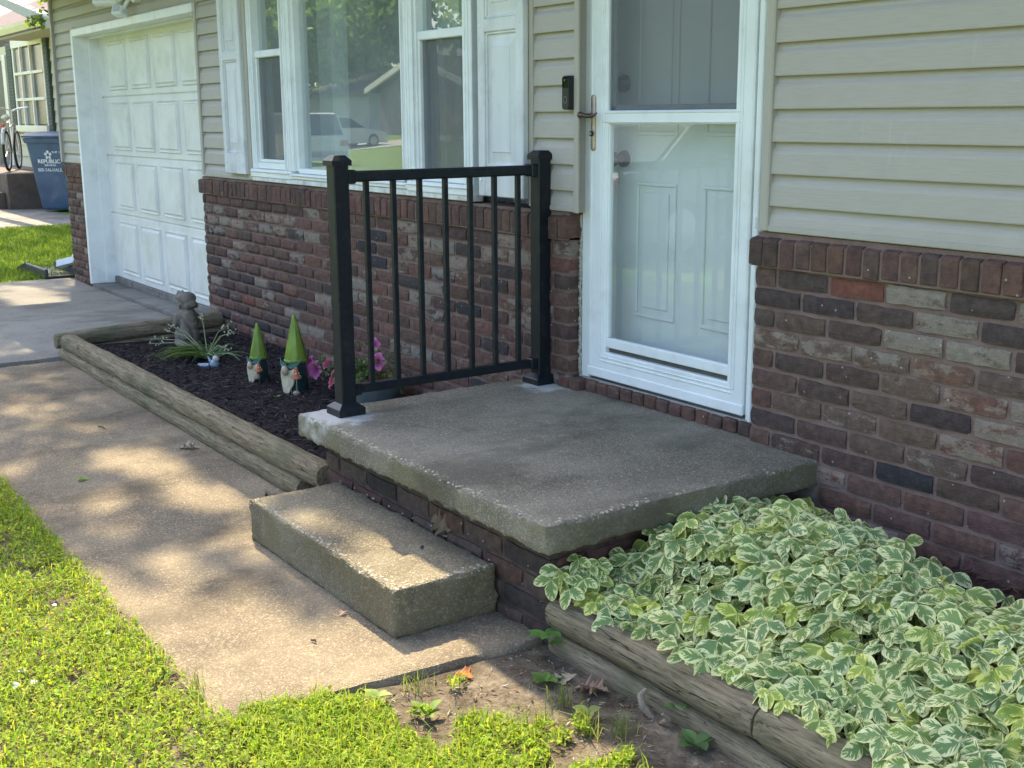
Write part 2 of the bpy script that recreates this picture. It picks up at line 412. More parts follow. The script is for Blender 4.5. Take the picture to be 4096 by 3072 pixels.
# ------------------------------------------------------------------ setting: ground, paving
def walk_z(x):
    return 0.127 + 0.0125*max(0.0, -1.3 - x)
def ground_z(x, y):
    if x > -1.3: z = 0.10 + .02*max(0, min(1, (-1.5-y)/.35))
    else: z = 0.10 + .02*max(0, min(1, (-1.5-y)/.35)) + 0.0118*min(7.3, -1.3-x)
    if y < -4: z -= min(.12, (-4-y)*.02)
    if y < -21: z += min(1.0, (-21-y)*.06)
    return z
def axis(near0, near1, step, far0, far1, g=1.35):
    a = list(np.arange(near0, near1+1e-6, step)); s = step
    lo = [near0]; 
    while lo[-1] > far0: s *= g; lo.append(lo[-1]-s)
    s = step; hi = [a[-1]]
    while hi[-1] < far1: s *= g; hi.append(hi[-1]+s)
    return np.array(lo[::-1][:-1] + a + hi[1:])
gx = axis(-9.0, 2.5, .12, -260, 200); gy = axis(-4.2, 0.2, .1, -260, 200)
X, Y = np.meshgrid(gx, gy)
Z = np.array([[ground_z(x, y) + (0.006*mnoise.noise(Vector((x*6, y*6, 0))) + .004*mnoise.noise(Vector((x*19, y*19, 3))) if -9 < x < 2.5 and -4.3 < y < .3 else 0) for x, y in zip(rx, ry)] for rx, ry in zip(X, Y)])
n0, n1 = X.shape
idx = np.arange(n0*n1).reshape(n0, n1)
F = np.stack([idx[:-1,:-1], idx[:-1,1:], idx[1:,1:], idx[1:,:-1]], -1).reshape(-1, 4)
gr = link('ground', np_mesh('ground', np.stack([X, Y, Z], -1).reshape(-1, 3), F, M_GROUND, smooth=True)); gr['kind'] = 'structure'

def rough_slab(x0, x1, y0, y1, ztop, th, res, amp, rnd, seed, m, name, parent=None, topfn=None, edgefn=None, **kw):
    """concrete body: top + sides + bottom, edges rounded off and broken by noise"""
    xs = np.linspace(x0, x1, max(2, int((x1-x0)/res)+1)); ys = np.linspace(y0, y1, max(2, int((y1-y0)/res)+1)); nz = max(2, int(th/res)+1)
    mb = MB(); V = {}
    def P(i, j, k):
        key = (i, j, k)
        if key in V: return V[key]
        x, y, z = xs[i], ys[j], ztop - th + th*k/nz
        if topfn: z = topfn(x, y) - th + th*k/nz
        if edgefn: x, y = edgefn(x, y)
        p = Vector((x, y, z)); d = Vector((0,0,0)); nb = 0
        ex = -1 if i == 0 else (1 if i == len(xs)-1 else 0); ey = -1 if j == 0 else (1 if j == len(ys)-1 else 0); ez = -1 if k == 0 else (1 if k == nz else 0)
        cnt = abs(ex)+abs(ey)+abs(ez)
        if cnt >= 2: d = Vector((-ex, -ey, -ez))*rnd
        q = p*23 + Vector((seed, seed*1.7, 0))
        nse = mnoise.noise(q) + .6*mnoise.noise(q*2.3) + .4*mnoise.noise(q*5)
        if cnt >= 2:
            chip = mnoise.noise(q*1.3 + Vector((9,1,4))); nse += .9*mnoise.noise(q*3.7); d += Vector((-ex, -ey, -ez))*max(0, chip-.18)*amp*6
        a = amp*(1.0 if cnt == 0 else (1.0 if cnt == 1 else 2.0))
        if ez == 1 and cnt == 1: a *= .35
        d += Vector((ex, ey, ez))*nse*a
        V[key] = len(mb.v); mb.v.append(tuple(p+d)); return V[key]
    nx, ny = len(xs)-1, len(ys)-1
    for i in range(nx):
        for j in range(ny):
            mb.f.append((P(i,j,nz), P(i+1,j,nz), P(i+1,j+1,nz), P(i,j+1,nz)))
            mb.f.append((P(i,j,0), P(i,j+1,0), P(i+1,j+1,0), P(i+1,j,0)))
    for k in range(nz):
        for i in range(nx):
            mb.f.append((P(i,0,k), P(i+1,0,k), P(i+1,0,k+1), P(i,0,k+1))); mb.f.append((P(i,ny,k), P(i,ny,k+1), P(i+1,ny,k+1), P(i+1,ny,k)))
        for j in range(ny):
            mb.f.append((P(0,j,k), P(0,j,k+1), P(0,j+1,k+1), P(0,j+1,k))); mb.f.append((P(nx,j,k), P(nx,j+1,k), P(nx,j+1,k+1), P(nx,j,k+1)))
    o = mb.build(name, m, parent, smooth=True)
    for k, v in kw.items(): o[k] = v
    return o

def walk_edge(x, y):
    if x > -.3: x += (x+.3)/.3*(.09*(y+1.9)) * 1.1
    return x, y + (.02*mnoise.noise(Vector((x*2.2, 5, 0))) + .008*mnoise.noise(Vector((x*9, 2, 0))) if y < -1.8 else 0)
rough_slab(-4.845, -.08, -1.955, -.985, 0, .09, .03, .003, .006, 3.3, M_WALK, 'walkway', topfn=lambda x, y: walk_z(x), edgefn=walk_edge, kind='structure')
rough_slab(-8.63, -4.875, -11.5, -.03, 0, .1, .12, .002, .006, 1.3, M_DRIVE, 'driveway', topfn=lambda x, y: .20+.003*(x+8)*-1 + min(0, (y+1.5)*.012), kind='structure')
rough_slab(-8.0, -4.99, -.012, .42, 0, .1, .1, .001, .004, 8.3, M_DRIVE, 'garage_apron', topfn=lambda x, y: .208, kind='structure')
# joint weeds and dirt line left between the driveway slab and the garage apron as an open gap
MB().box(-260, 200, -20.5, -13.2, -.3, .03).build('road', simple('road_concrete', (.36,.34,.31), .9, .2, .12, 2, .3, 60), kind='structure')
rough_slab(-20.6, -14.35, -6.0, 2.0, 0, .1, .2, .003, .006, 5.1, M_DRIVE, 'neighbour_driveway', topfn=lambda x, y: .197, kind='structure')
MB().add_ret([(-51.5,-30,.70),(-47.0,-30,.70),(-47.0,-20.5,.05),(-51.5,-20.5,.05),(-51.5,-30,-.2),(-47.0,-30,-.2),(-47.0,-20.5,-.2),(-51.5,-20.5,-.2)], [(0,1,2,3),(4,7,6,5),(0,4,5,1),(1,5,6,2),(2,6,7,3),(3,7,4,0)]).build('far_driveway', simple('far_concrete', (.42,.39,.34), .9, .2, .1, 2), kind='structure')

# ------------------------------------------------------------------ brick builders
def brick_mesh(seed, L=.2025, D=.07, H=.0550):
    r = random.Random(seed); nx, nz = 6, 3; mb = MB(); idx = {}
    for i in range(nx+1):
        for k in range(nz+1):
            x = -L/2 + L*i/nx; z = -H/2 + H*k/nz; y = -D/2
            ed = (i in (0, nx)) + (k in (0, nz))
            if i in (0, nx): x += r.uniform(-.0022, .001)*(1 if i else -1) ; y += .003
            if k in (0, nz): z += r.uniform(-.0032, .0012)*(1 if k else -1); y += .0025
            if ed == 2: y += .002
            y += r.uniform(-.0012, .0012)
            idx[(i,k)] = len(mb.v); mb.v.append((x, y, z))
    for i in range(nx):
        for k in range(nz): mb.f.append((idx[(i,k)], idx[(i+1,k)], idx[(i+1,k+1)], idx[(i,k+1)]))
    ring = [(i,0) for i in range(nx)] + [(nx,k) for k in range(nz)] + [(i,nz) for i in range(nx,0,-1)] + [(0,k) for k in range(nz,0,-1)]
    back = []
    for t in ring:
        v = mb.v[idx[t]]; back.append(len(mb.v)); mb.v.append((v[0], D/2, v[2]))
    for a in range(len(ring)):
        b = (a+1) % len(ring); mb.f.append((idx[ring[a]], back[a], back[b], idx[ring[b]]))
    mb.f.append(tuple(reversed(back)))
    return mb
BV = [brick_mesh(s) for s in range(7)]
BM = [b.mesh('brick', M_BRICK) for b in BV]
PAL = [((.125,.075,.062), 34), ((.108,.067,.057), 30), ((.086,.060,.053), 18), ((.062,.051,.050), 9), ((.045,.043,.048), 3), ((.145,.080,.063), 9), ((.17,.075,.056), 1)]
PW = [w for _, w in PAL]
def brick_look(r, pale=.17):
    c = r.choices([p for p, _ in PAL], PW)[0]; j = r.uniform(.88, 1.12)
    c = tuple(min(1, x*j*r.uniform(.96, 1.04)) for x in c)
    p = r.uniform(.55, 1.0) if r.random() < pale else (r.uniform(.1,.35) if r.random() < .4 else 0.0)
    if c[0] < .06: p = 0.0 if r.random() < .7 else .2
    return c, p
CRS = .0677; ZB = 1.1111; MOD = .2149

class BrickMass:
    def __init__(s): s.V = []; s.F = []; s.C = []; s.P = []; s.n = 0
    def add(s, mb, M, c, p):
        vs = [tuple(M @ Vector(v)) for v in mb.v]
        for f in mb.f:
            if len(f) == 4: s.F.append([i+s.n for i in f])
        s.V += vs; s.C += [c]*len(vs); s.P += [p]*len(vs); s.n += len(vs)
    def build(s, name, parent):
        me = np_mesh(name, np.array(s.V), np.array(s.F), M_BRICKS)
        a = me.color_attributes.new('bcol', 'FLOAT_COLOR', 'POINT'); a.data.foreach_set('color', np.hstack([np.array(s.C), np.ones((s.n,1))]).astype(np.float32).ravel())
        b = me.attributes.new('patch', 'FLOAT', 'POINT'); b.data.foreach_set('value', np.array(s.P, dtype=np.float32))
        o = bpy.data.objects.new(name, me); COL.objects.link(o); adopt(o, parent); o['kind'] = 'stuff'; return o

def lay_row(x0, x1, joint0):
    """brick spans between x0 and x1 with vertical joints at joint0 + k*MOD"""
    js = []; k0 = math.floor((x0-joint0)/MOD)-1
    for k in range(k0, k0+200):
        j = joint0 + k*MOD
        if x0+.03 < j < x1-.03: js.append(j)
        if j > x1: break
    e = [x0-.005] + js + [x1+.005]
    return [(e[i]+.006, e[i+1]-.006) for i in range(len(e)-1)]

def put_brick(parent, a, b, z, y0, rng, look=None, mass=None, rotz=0.0, pivot=None, pale=.3):
    c, p = look if look else brick_look(rng, pale)
    k = rng.randrange(7); w = b-a
    loc = Vector(((a+b)/2, y0+.035+rng.uniform(-.002, .0015), z+rng.uniform(-.0015,.0015)))
    rz = rng.uniform(-.008, .008); rx = rng.uniform(-.01, .01)
    if pivot is not None:
        loc = Vector(pivot) + Matrix.Rotation(rotz, 3, 'Z') @ loc
    rot = Euler((rx, 0, rotz+rz))
    flip = -1 if rng.random() < .5 else 1
    if mass is not None:
        mass.add(BV[k], Matrix.Translation(loc) @ rot.to_matrix().to_4x4() @ Matrix.Diagonal((w/.2045, 1, 1, 1)), c, p); return None
    o = link('brick', BM[k], parent, loc, rot, (w/.2045, 1, 1)); o['bcol'] = [*c]; o['patch'] = p
    return o

def rowlock_mesh(seed):
    r = random.Random(seed+50); w = .0575; mb = MB()
    j = lambda s=.0015: r.uniform(-s, s)
    y0, y1 = 0.0, .125; z0, zf, zk = 0.0, .082, .108
    prof = [(y0+.002, z0), (y0, z0+.003), (y0, zf-.006), (y0+.003, zf), (y0+.010, zf+.004), (y1, zk), (y1, z0)]
    xs = (-w/2, -w/2+.003, w/2-.003, w/2); rings = []
    for i, x in enumerate(xs):
        ins = .0025 if i in (0, 3) else 0
        ring = []
        for (y, z) in prof:
            ring.append(len(mb.v)); mb.v.append((x+j(.0008), y+ins+j(.001), z-(ins if z > .05 else -ins)+j(.001)))
        rings.append(ring)
    n = len(prof)
    for a in range(3):
        for k in range(n): mb.f.append((rings[a][k], rings[a+1][k], rings[a+1][(k+1) % n], rings[a][(k+1) % n]))
    mb.f.append(tuple(reversed(rings[0]))); mb.f.append(tuple(rings[-1]))
    return mb
RV = [rowlock_mesh(s) for s in range(5)]; RM = [m.mesh('sill_brick', M_BRICK) for m in RV]

# ------------------------------------------------------------------ the house
house = thing('house', (-3.2, 0, .2), 'single storey house with beige siding above red brown brick and white trim', 'house')
rb = random.Random(21)
wallL = MB().box(-5.241, -1.2195, .009, .12, -.1, 1.222).build('brick_wall', M_MORTAR, house)
wallR = MB().box(-.197, 4.0, .009, .12, -.1, 1.222).build('brick_wall', M_MORTAR, house)
pier = MB().box(-8.597, -8.004, .009, .09, -.1, 1.222).build('brick_pier', M_MORTAR, house)
mass = BrickMass()
BIG = {(0,0): ((.12,.085,.072), .1), (0,1): ((.062,.058,.056), .42), (0,2): ((.21,.075,.055), 0), (0,3): ((.2,.16,.13), 1.0), (0,4): ((.055,.056,.056), .12),
       (1,0): ((.040,.042,.048), 0), (1,1): ((.036,.040,.048), 0), (1,2): ((.075,.064,.06), .2), (1,3): ((.17,.13,.105), .9), (1,4): ((.05,.052,.055), .1),
       (2,0): ((.075,.068,.063), 0), (2,1): ((.11,.085,.07), .35), (2,2): ((.075,.06,.055), .4), (2,3): ((.18,.14,.11), 1.0), (2,4): ((.2,.17,.13), .95),
       (3,0): ((.15,.105,.08), .75), (3,1): ((.16,.12,.095), .75), (3,2): ((.15,.115,.09), .75), (3,3): ((.2,.115,.085), .7), (3,4): ((.13,.1,.085), .5),
       (4,1): ((.065,.056,.054), .1), (4,2): ((.08,.058,.052), .1), (4,3): ((.15,.11,.085), .6), (4,4): ((.2,.105,.08), .75),
       (5,1): ((.07,.06,.055), .1), (5,2): ((.14,.105,.085), .5), (5,3): ((.033,.036,.045), 0), (5,4): ((.2,.12,.09), .95),
       (6,1): ((.14,.105,.085), .55), (6,2): ((.14,.11,.09), .65), (6,3): ((.15,.11,.085), .45), (6,4): ((.2,.105,.08), .85),
       (7,0): ((.05,.048,.050), 0), (7,1): ((.08,.062,.058), .1), (7,2): ((.12,.095,.08), .4), (7,3): ((.13,.1,.085), .7), (7,4): ((.058,.05,.05), 0)}
nb = 0
even = lambda q: None if q is None else (tuple(.6*c+.4*d for c, d in zip(q[0], (.112,.068,.056))), q[1]*.92)
rowsR = []
for k in range(15):
    z = ZB - CRS*(k+.5)
    for i, (a, b) in enumerate(lay_row(-.2008, 3.9, -.1067 if k % 2 == 0 else -.1067-MOD/2 + .1075*0)):
        if k > 8 and b < .02: continue
        if a > 1.45: put_brick(wallR, a, b, z, 0, rb, mass=mass); continue
        put_brick(wallR, a, b, z, 0, rb, even(BIG.get((k, i)))); nb += 1
allL = []
for k in range(14):
    z = ZB - CRS*(k+.5)
    for (a, b) in lay_row(-5.244, -1.2156, -1.2156 - (MOD/2 if k % 2 == 0 else 0)):
        pale = .3
        if k in (1, 2) and a < -3.7: pale = .85
        if k in (3,4) and -2.7 < a: pale = .5
        allL.append((-(a+b)/2, a, b, z, pale))
allL.sort()
for n, (_, a, b, z, pale) in enumerate(allL):
    if nb < 298: put_brick(wallL, a, b, z, 0, rb, pale=pale); nb += 1
    else: put_brick(wallL, a, b, z, 0, rb, mass=mass, pale=pale)
for k in range(15):
    z = ZB - CRS*(k+.5)
    for (a, b) in lay_row(-8.6, -8.0008, -8.0 - (MOD/2 if k % 2 == 0 else 0)):
        put_brick(pier, a, b, z, 0, rb, mass=mass)
mass.build('brick', house)
def rowlocks(parent, x0, x1, pitch=.0668):
    n = int(round((x1-x0)/pitch)); 
    for i in range(n):
        c, p = brick_look(rb, .1); 
        if c[0] < .07: c = (.10,.068,.058)
        o = link('sill_brick', RM[rb.randrange(5)], parent, (x0+pitch*(i+.5), -.016+rb.uniform(-.003,.003), 1.118+rb.uniform(-.003,.003)), (rb.uniform(-.02,.02), rb.uniform(-.015,.015), rb.uniform(-.02,.02)))
        o['bcol'] = [*c]; o['patch'] = p*.6
rowlocks(wallL, -5.275, -1.2156); rowlocks(wallR, -.222, 1.65); rowlocks(pier, -8.64, -7.985)
# mortar bed under the sloping sill course
for par, x0, x1 in ((wallL, -5.262, -1.2195), (wallR, -.208, 4.0), (pier, -8.62, -7.995)):
    mb = MB(); mb.add([(x, y, z) for x in (x0, x1) for (y, z) in ((-.010, 1.112), (-.010, 1.196), (.002, 1.203), (.09, 1.222), (.09, 1.112))],
       [(0,1,2,3,4), (9,8,7,6,5)] + [(i, 5+i, 5+(i+1) % 5, (i+1) % 5) for i in range(5)])
    mb.build('mortar_bed', M_MORTAR, par)
# rowlock course under the front door
for i in range(17):
    c, p = brick_look(rb, .1)
    if c[0] < .07: c = (.095,.066,.06)
    x = -1.275 + .0705*i
    mb = MB().bbox(-.0325, .0325, 0, .11, 0, .05, .007)
    if i == 0: TB = mb.mesh('threshold_brick', M_BRICK)
    o = link('threshold_brick', TB, house, (x+.03, .028 - (.03 if x < -1.2 else 0)+rb.uniform(-.006, .004), .507+rb.uniform(-.003,.003)), (0, rb.uniform(-.03,.03), rb.uniform(-.04,.04))); o['bcol'] = [*c]; o['patch'] = p*.5

# siding, one board per course
EXP = .1015; Z0 = 1.206
def board(x0, x1, z0, z1, name='siding_board', parent=house, skew=0.0):
    prof = [(.024, z0+.005), (.0035, z0), (.0025, z0+.003), (.0065, z0+.064), (.010, z0+.073), (.0175, z0+.084), (.0205, z0+.098), (.0225, z0+.107), (.0235, z0+.107)]
    zc = [(y, max(z, z1)) for y, z in prof]
    mb = MB(); n = len(prof); xs = np.linspace(x0, x1, max(2, int((x1-x0)/.35)+1))
    for x in xs:
        w = .0012*mnoise.noise(Vector((x*1.7, z0*31, 0)))
        mb.v += [(x, y+w, z+w*.8) for y, z in zc]
    for a in range(len(xs)-1):
        for i in range(n-1): mb.f.append((a*n+i, (a+1)*n+i, (a+1)*n+i+1, a*n+i+1))
    return mb.build(name, M_SIDING, parent, smooth=False)
ks = 15
for k in range(ks):
    z = Z0 + EXP*k; zm = 1.242
    board(-.152, 4.0, z, zm); board(-1.462, -1.178, z, zm); board(-5.17, -4.375, z, zm); board(-8.612, -8.012 if z > 1.1 and z < 2.31 else -5.171, z, zm)
    # the short run between the left shutter and the garage carries on above the garage lintel
back = MB().box(-.152, 4, .026, .1, 1.222, 2.75).box(-1.47, -1.186, .026, .1, 1.222, 2.75).box(-5.2, -4.36, .026, .1, 1.222, 2.75).box(-8.612, -8.0, .026, .1, 1.222, 2.36).box(-8.612, -5.2, .026, .1, 2.36, 2.75).box(-1.176, -.152, .026, .1, 2.64, 2.75).box(-4.36, -1.47, .026, .1, 2.6, 2.75)
back.build('wall_sheathing', M_TRIM, house)
tr = MB()
for x0, x1 in ((-.152, 4.0), (-1.468, -1.172), (-5.182, -4.36), (-8.625, -8.005)):
    MB().bbox(x0, x1, -.002, .024, 1.225, 1.246, .003).build('starter_trim', M_TRIM, house)
pass
M_CHAN = simple('channel_trim', (.40,.37,.31), .55, .3, .08, 8, .05, 90, stretch=(1,1,.2))
for a in ((-1.180, -1.152, -.006, .008, 1.222, 2.7), (-.186, -.150, -.006, .062, 1.226, 2.7), (-5.203, -5.168, -.006, .03, 1.232, 2.34), (-4.395, -4.352, -.012, .05, 1.232, 2.7),
          (-1.482, -1.455, -.004, .03, 1.232, 2.7), (-8.02, -7.985, -.006, .03, 1.232, 2.345), (-8.02, -5.17, -.0055, .03, 2.318, 2.335)):
    MB().bbox(*a, .004).build('channel_trim', M_CHAN, house)
MB().bbox(-8.65, -8.605, -.02, .03, 1.226, 2.75, .004).bbox(-8.652, -8.628, -.01, .1, 1.226, 2.75, .004).build('corner_post', M_TRIM, house)
# body of the house behind its front: side walls, room behind the window, roof with its overhanging eave
MB().box(-8.6, -8.45, .1, 9, -.1, 2.75).build('side_wall', M_SIDING, house)
MB().box(3.85, 4.0, .125, 9, -.1, 2.75).build('side_wall', M_SIDING, house)
MB().box(-8.6, 4.0, 8.85, 9, -.1, 2.75).build('rear_wall', M_SIDING, house)
MB().box(-5.1, -1.3, 3.9, 4.0, .3, 2.6).box(-5.15, -5.1, .125, 4, .3, 2.6).box(-1.3, -1.25, .3, 4, .3, 2.6).box(-5.1, -1.3, .125, 3.9, .3, .4).box(-5.1, -1.3, .125, 3.9, 2.55, 2.6).build('room_shell', M_DARK, house)
rf = MB(); e0, e1 = (-.78, 2.58), (-.78, 2.75)
P = [(-.640, 2.68), (-.640, 2.83), (4.5, 4.83), (9.78, 2.84), (9.78, 2.68), (9.0, 2.70), (0.03, 2.70)]
rf.add([(x, y, z) for x in (-8.95, 4.3) for y, z in P], [tuple(range(7)), tuple(reversed(range(7, 14)))] + [(i, (i+1) % 7, 7+(i+1) % 7, 7+i) for i in range(7)])
rf.build('roof', simple('roof_shingle', (.09,.08,.075), .95, .1, .3, 30, .5, 80), house)
MB().bbox(-8.97, 4.32, -.658, -.641, 2.67, 2.84, .004).build('fascia', M_WHITE, house)

# window
win = MB(); 
win.bbox(-4.352, -4.285, -.004, .07, 1.30, 2.62, .004).bbox(-3.885, -3.850, .005, .07, 1.30, 2.62).bbox(-3.850, -3.775, -.004, .07, 1.30, 2.62).bbox(-3.775, -3.725, .008, .07, 1.30, 2.62)
win.bbox(-2.535, -2.490, .008, .07, 1.30, 2.62).bbox(-2.490, -2.425, -.004, .07, 1.30, 2.62).bbox(-2.425, -2.392, .005, .07, 1.30, 2.62).bbox(-1.978, -1.905, -.004, .07, 1.30, 2.62)
for x in (-3.872, -3.83, -3.80, -3.75, -2.512, -2.47, -2.445, -2.405, -4.325, -4.3, -1.955, -1.93):
    win.bbox(x-.004, x+.004, -.010, .0, 1.30, 2.62, .002)
win.bbox(-4.352, -1.905, .0, .07, 2.56, 2.62).bbox(-4.285, -3.885, .005, .07, 1.302, 1.338).bbox(-2.392, -1.978, .005, .07, 1.302, 1.338).bbox(-3.725, -2.535, .006, .07, 1.290, 1.318)
window = win.build('window', M_VINYL, house)
sl = MB().bbox(-4.352, -3.78, -.018, .07, 1.252, 1.300, .004).bbox(-3.776, -2.47, -.018, .07, 1.258, 1.288, .004).bbox(-2.466, -1.905, -.018, .07, 1.252, 1.300, .004).bbox(-4.345, -3.79, -.026, .02, 1.282, 1.290, .003).bbox(-3.77, -2.475, -.028, .02, 1.276, 1.284, .003).bbox(-2.46, -1.91, -.026, .02, 1.282, 1.290, .003)
sl.build('window_sill', M_VINYL, window)
MB().bbox(-4.35, -1.90, -.012, .05, 1.228, 1.256, .004).build('sill_board', M_OLDWOOD, window)
for x0, x1 in ((-4.272, -3.897), (-2.380, -1.985)):
    MB().bbox(x0-.012, x1+.012, .014, .05, 1.940, 1.980, .004).build('meeting_rail', M_VINYL, window)
    fr = MB().bbox(x0-.012, x0+.002, .016, .045, 1.339, 1.941).bbox(x1-.002, x1+.012, .016, .045, 1.339, 1.941).bbox(x0, x1, .016, .045, 1.339, 1.358)
    fr.build('screen_frame', M_VINYL, window)
    MB().quad((x0, .034, 1.356), (x1, .034, 1.356), (x1, .034, 1.941), (x0, .034, 1.941)).build('insect_screen', M_SCREEN, window)
    MB().box(x0-.01, x1+.01, .058, .062, 1.34, 1.955).build('window_pane', M_GLASS, window)
    MB().box(x0-.01, x1+.01, .046, .050, 1.965, 2.57).build('window_pane', M_GLASS, window)
MB().box(-3.727, -2.533, .046, .052, 1.315, 2.57).build('window_pane', M_GLASS, window)
def curtain(x0, x1, y, z0, z1, amp, per, skew=0):
    mb = MB(); n = int((x1-x0)/.02)
    for i in range(n+1):
        x = x0+(x1-x0)*i/n; yy = y + amp*math.sin(x*per)+amp*.5*math.sin(x*per*2.3+1)
        mb.v += [(x+skew, yy, z0), (x, yy*1.0, z1)]
    for i in range(n): mb.f.append((2*i, 2*i+2, 2*i+3, 2*i+1))
    return mb
curtain(-4.9, -4.13, .24, .9, 2.5, .03, 45).build('curtain', M_CURT, window, smooth=True)
curtain(-3.95, -3.56, .24, .9, 2.5, .02, 38).build('curtain', M_CURT, window, smooth=True)
curtain(-3.12, -2.86, .34, .9, 2.5, .02, 40, .0).build('curtain', M_CURT, window, smooth=True)
curtain(-2.62, -2.38, .24, .9, 2.5, .03, 45, .06).build('curtain', M_CURT, window, smooth=True)
curtain(-2.10, -1.6, .24, .9, 2.5, .03, 45, -.05).build('curtain', M_CURT, window, smooth=True)

# shutters
def shutter(x0, x1, z0=1.262, z1=2.78):
    w = .052; mb = MB(); y0, y1 = -.034, -.004
    mb.bbox(x0, x0+w, y0, y1, z0, z1).bbox(x1-w, x1, y0, y1, z0, z1)
    for a, b in ((z0, z0+.125), (1.938, 1.992), (z1-.1, z1)): mb.bbox(x0+w, x1-w, y0+.001, y1, a, b)
    mb.box(x0+w, x1-w, y1-.013, y1, z0, z1)
    for a, b in ((z0+.125, 1.938), (1.992, z1-.1)):
        mb.bbox(x0+w, x0+w+.01, y0+.007, y1-.01, a, b, .003).bbox(x1-w-.01, x1-w, y0+.007, y1-.01, a, b, .003).bbox(x0+w, x1-w, y0+.007, y1-.01, a, a+.01, .003).bbox(x0+w, x1-w, y0+.007, y1-.01, b-.01, b, .003)
    s = mb.build('shutter', M_SHUT, house)
    for a, b in ((z0+.125, 1.938), (1.992, z1-.1)):
        p = MB(); i0, i1 = .016, .048
        A = [(x0+w+i0, a+i0), (x1-w-i0, a+i0), (x1-w-i0, b-i0), (x0+w+i0, b-i0)]; B = [(x0+w+i1, a+i1+.012), (x1-w-i1, a+i1+.012), (x1-w-i1, b-i1-.012), (x0+w+i1, b-i1-.012)]
        p.v = [(x, y1-.012, z) for x, z in A] + [(x, y1-.021, z) for x, z in B] + [(x, y1-.025, z) for x, z in [(q[0]+(.002 if n in (0,3) else -.002), q[1]+(.002 if n < 2 else -.002)) for n, q in enumerate(B)]]
        for l in (0, 4):
            p.f += [(l+i, l+(i+1) % 4, l+4+(i+1) % 4, l+4+i) for i in range(4)]
        p.f.append((8,9,10,11)); p.build('raised_panel', M_SHUT, s)
    sc = MB()
    for x in (x0+.022, x1-.022):
        for z in (1.33, 1.965): sc.lathe([(.006,0),(.006,-.003),(.003,-.004)], (x, y0, z), 8, 'y')
    sc.build('shutter_screw', M_WHITE, s)
shutter(-4.722, -4.398); shutter(-1.812, -1.478)

# storm door
sd = MB(); Y = .065
sd.bbox(-1.205, -1.155, Y-.004, Y+.1, .556, 2.68, .004).bbox(-.282, -.19, Y-.004, Y+.1, .556, 2.68, .004).bbox(-1.155, -.282, Y-.004, Y+.1, 2.62, 2.68, .004).bbox(-.262, -.246, Y-.014, Y, .556, 2.68, .003)
storm = sd.build('storm_door', M_WHITE, house)
lf = MB(); L, Rr, gl, gr_ = -1.151, -.286, -1.052, -.360
lf.bbox(L, gl+.008, Y-.012, Y+.026, .574, 2.615, .005).bbox(gr_-.008, Rr, Y-.012, Y+.026, .574, 2.615, .005).bbox(gl, gr_, Y-.012, Y+.026, .574, .680, .005).bbox(gl, gr_, Y-.012, Y+.026, 1.5645, 1.614, .005).bbox(gl, gr_, Y-.012, Y+.026, 2.50, 2.615, .005)
lf.bbox(L-.002, Rr+.002, Y-.017, Y-.004, .573, .612, .004)
for x in (gl-.026, gl-.012, gr_+.012, gr_+.026, L+.016): lf.bbox(x-.0035, x+.0035, Y-.016, Y, .66 if x > L+.05 else .615, 2.60, .002)
for z in (.645, .660, 1.572, 1.607): lf.bbox(gl-.02, gr_+.02, Y-.0155, Y, z-.003, z+.003, .002)
lf.build('door_leaf', M_WHITE, storm)
MB().bbox(gl, gr_, Y-.006, Y+.02, .700, .738, .003).bbox(gl, gl+.014, Y-.004, Y+.02, .738, 1.566, .003).bbox(gr_-.014, gr_, Y-.004, Y+.02, .738, 1.566, .003).build('sash_rail', M_WHITE, storm)
MB().box(gl, gr_, Y+.012, Y+.02, .676, .702).build('sash_channel', simple('shadow_channel', (.10,.10,.09), .8, .2), storm)  # dark grey painted in for the shadow of the recess
MB().box(gl+.006, gr_-.006, Y+.006, Y+.010, .732, 1.568).build('glass_pane', M_DOORGLASS, storm)
MB().quad((gl, Y+.002, 1.612), (gr_, Y+.002, 1.612), (gr_, Y+.002, 2.51), (gl, Y+.002, 2.51)).build('insect_screen', M_SCREEN, storm)
MB().bbox(gl+.002, gl+.030, Y+.008, Y+.022, 1.614, 2.5, .003).bbox(gl+.002, gr_, Y+.008, Y+.022, 1.614, 1.634, .003).build('screen_frame', simple('grey_frame', (.30,.33,.34), .5, .4), storm)
MB().bbox(-.262, -.248, Y-.018, Y, 1.225, 1.265, .003).bbox(-.262, -.248, Y-.018, Y, 2.02, 2.06, .003).build('hinge', M_WHITE, storm)
pl = MB(); hx = -1.1235
prof = []
for i in range(24):
    a = 2*math.pi*i/24; cx, cz = .0125*math.cos(a), math.sin(a)
    prof.append((hx+cx, 1.5685 + (.092 if cz >= 0 else -.092) + .013*cz))
n = len(prof); pl.v = [(x, Y-.011, z) for x, z in prof] + [(x, Y-.019, z) for x, z in prof] + [(hx+(x-hx)*.7, Y-.022, 1.5685+(z-1.5685)*.96) for x, z in prof]
for l in (0, n): pl.f += [(l+i, l+(i+1) % n, l+n+(i+1) % n, l+n+i) for i in range(n)]
pl.f.append(tuple(2*n+i for i in range(n)))
pl.build('handle_plate', M_BRASSP, storm, smooth=True)
MB().tube([(hx-.004, Y-.02, 1.597), (hx-.004, Y-.055, 1.597)], .008, 10).tube([(hx-.022, Y-.062, 1.599), (hx-.004, Y-.064, 1.598), (hx+.015, Y-.062, 1.594), (hx+.035, Y-.056, 1.594), (hx+.05, Y-.05, 1.599), (hx+.06, Y-.047, 1.606)], [.010,.009,.008,.007,.006,.003], 10).sphere((hx-.024, Y-.062, 1.599), .0125, 12, 8).build('lever_handle', M_BRONZE, storm, smooth=True)
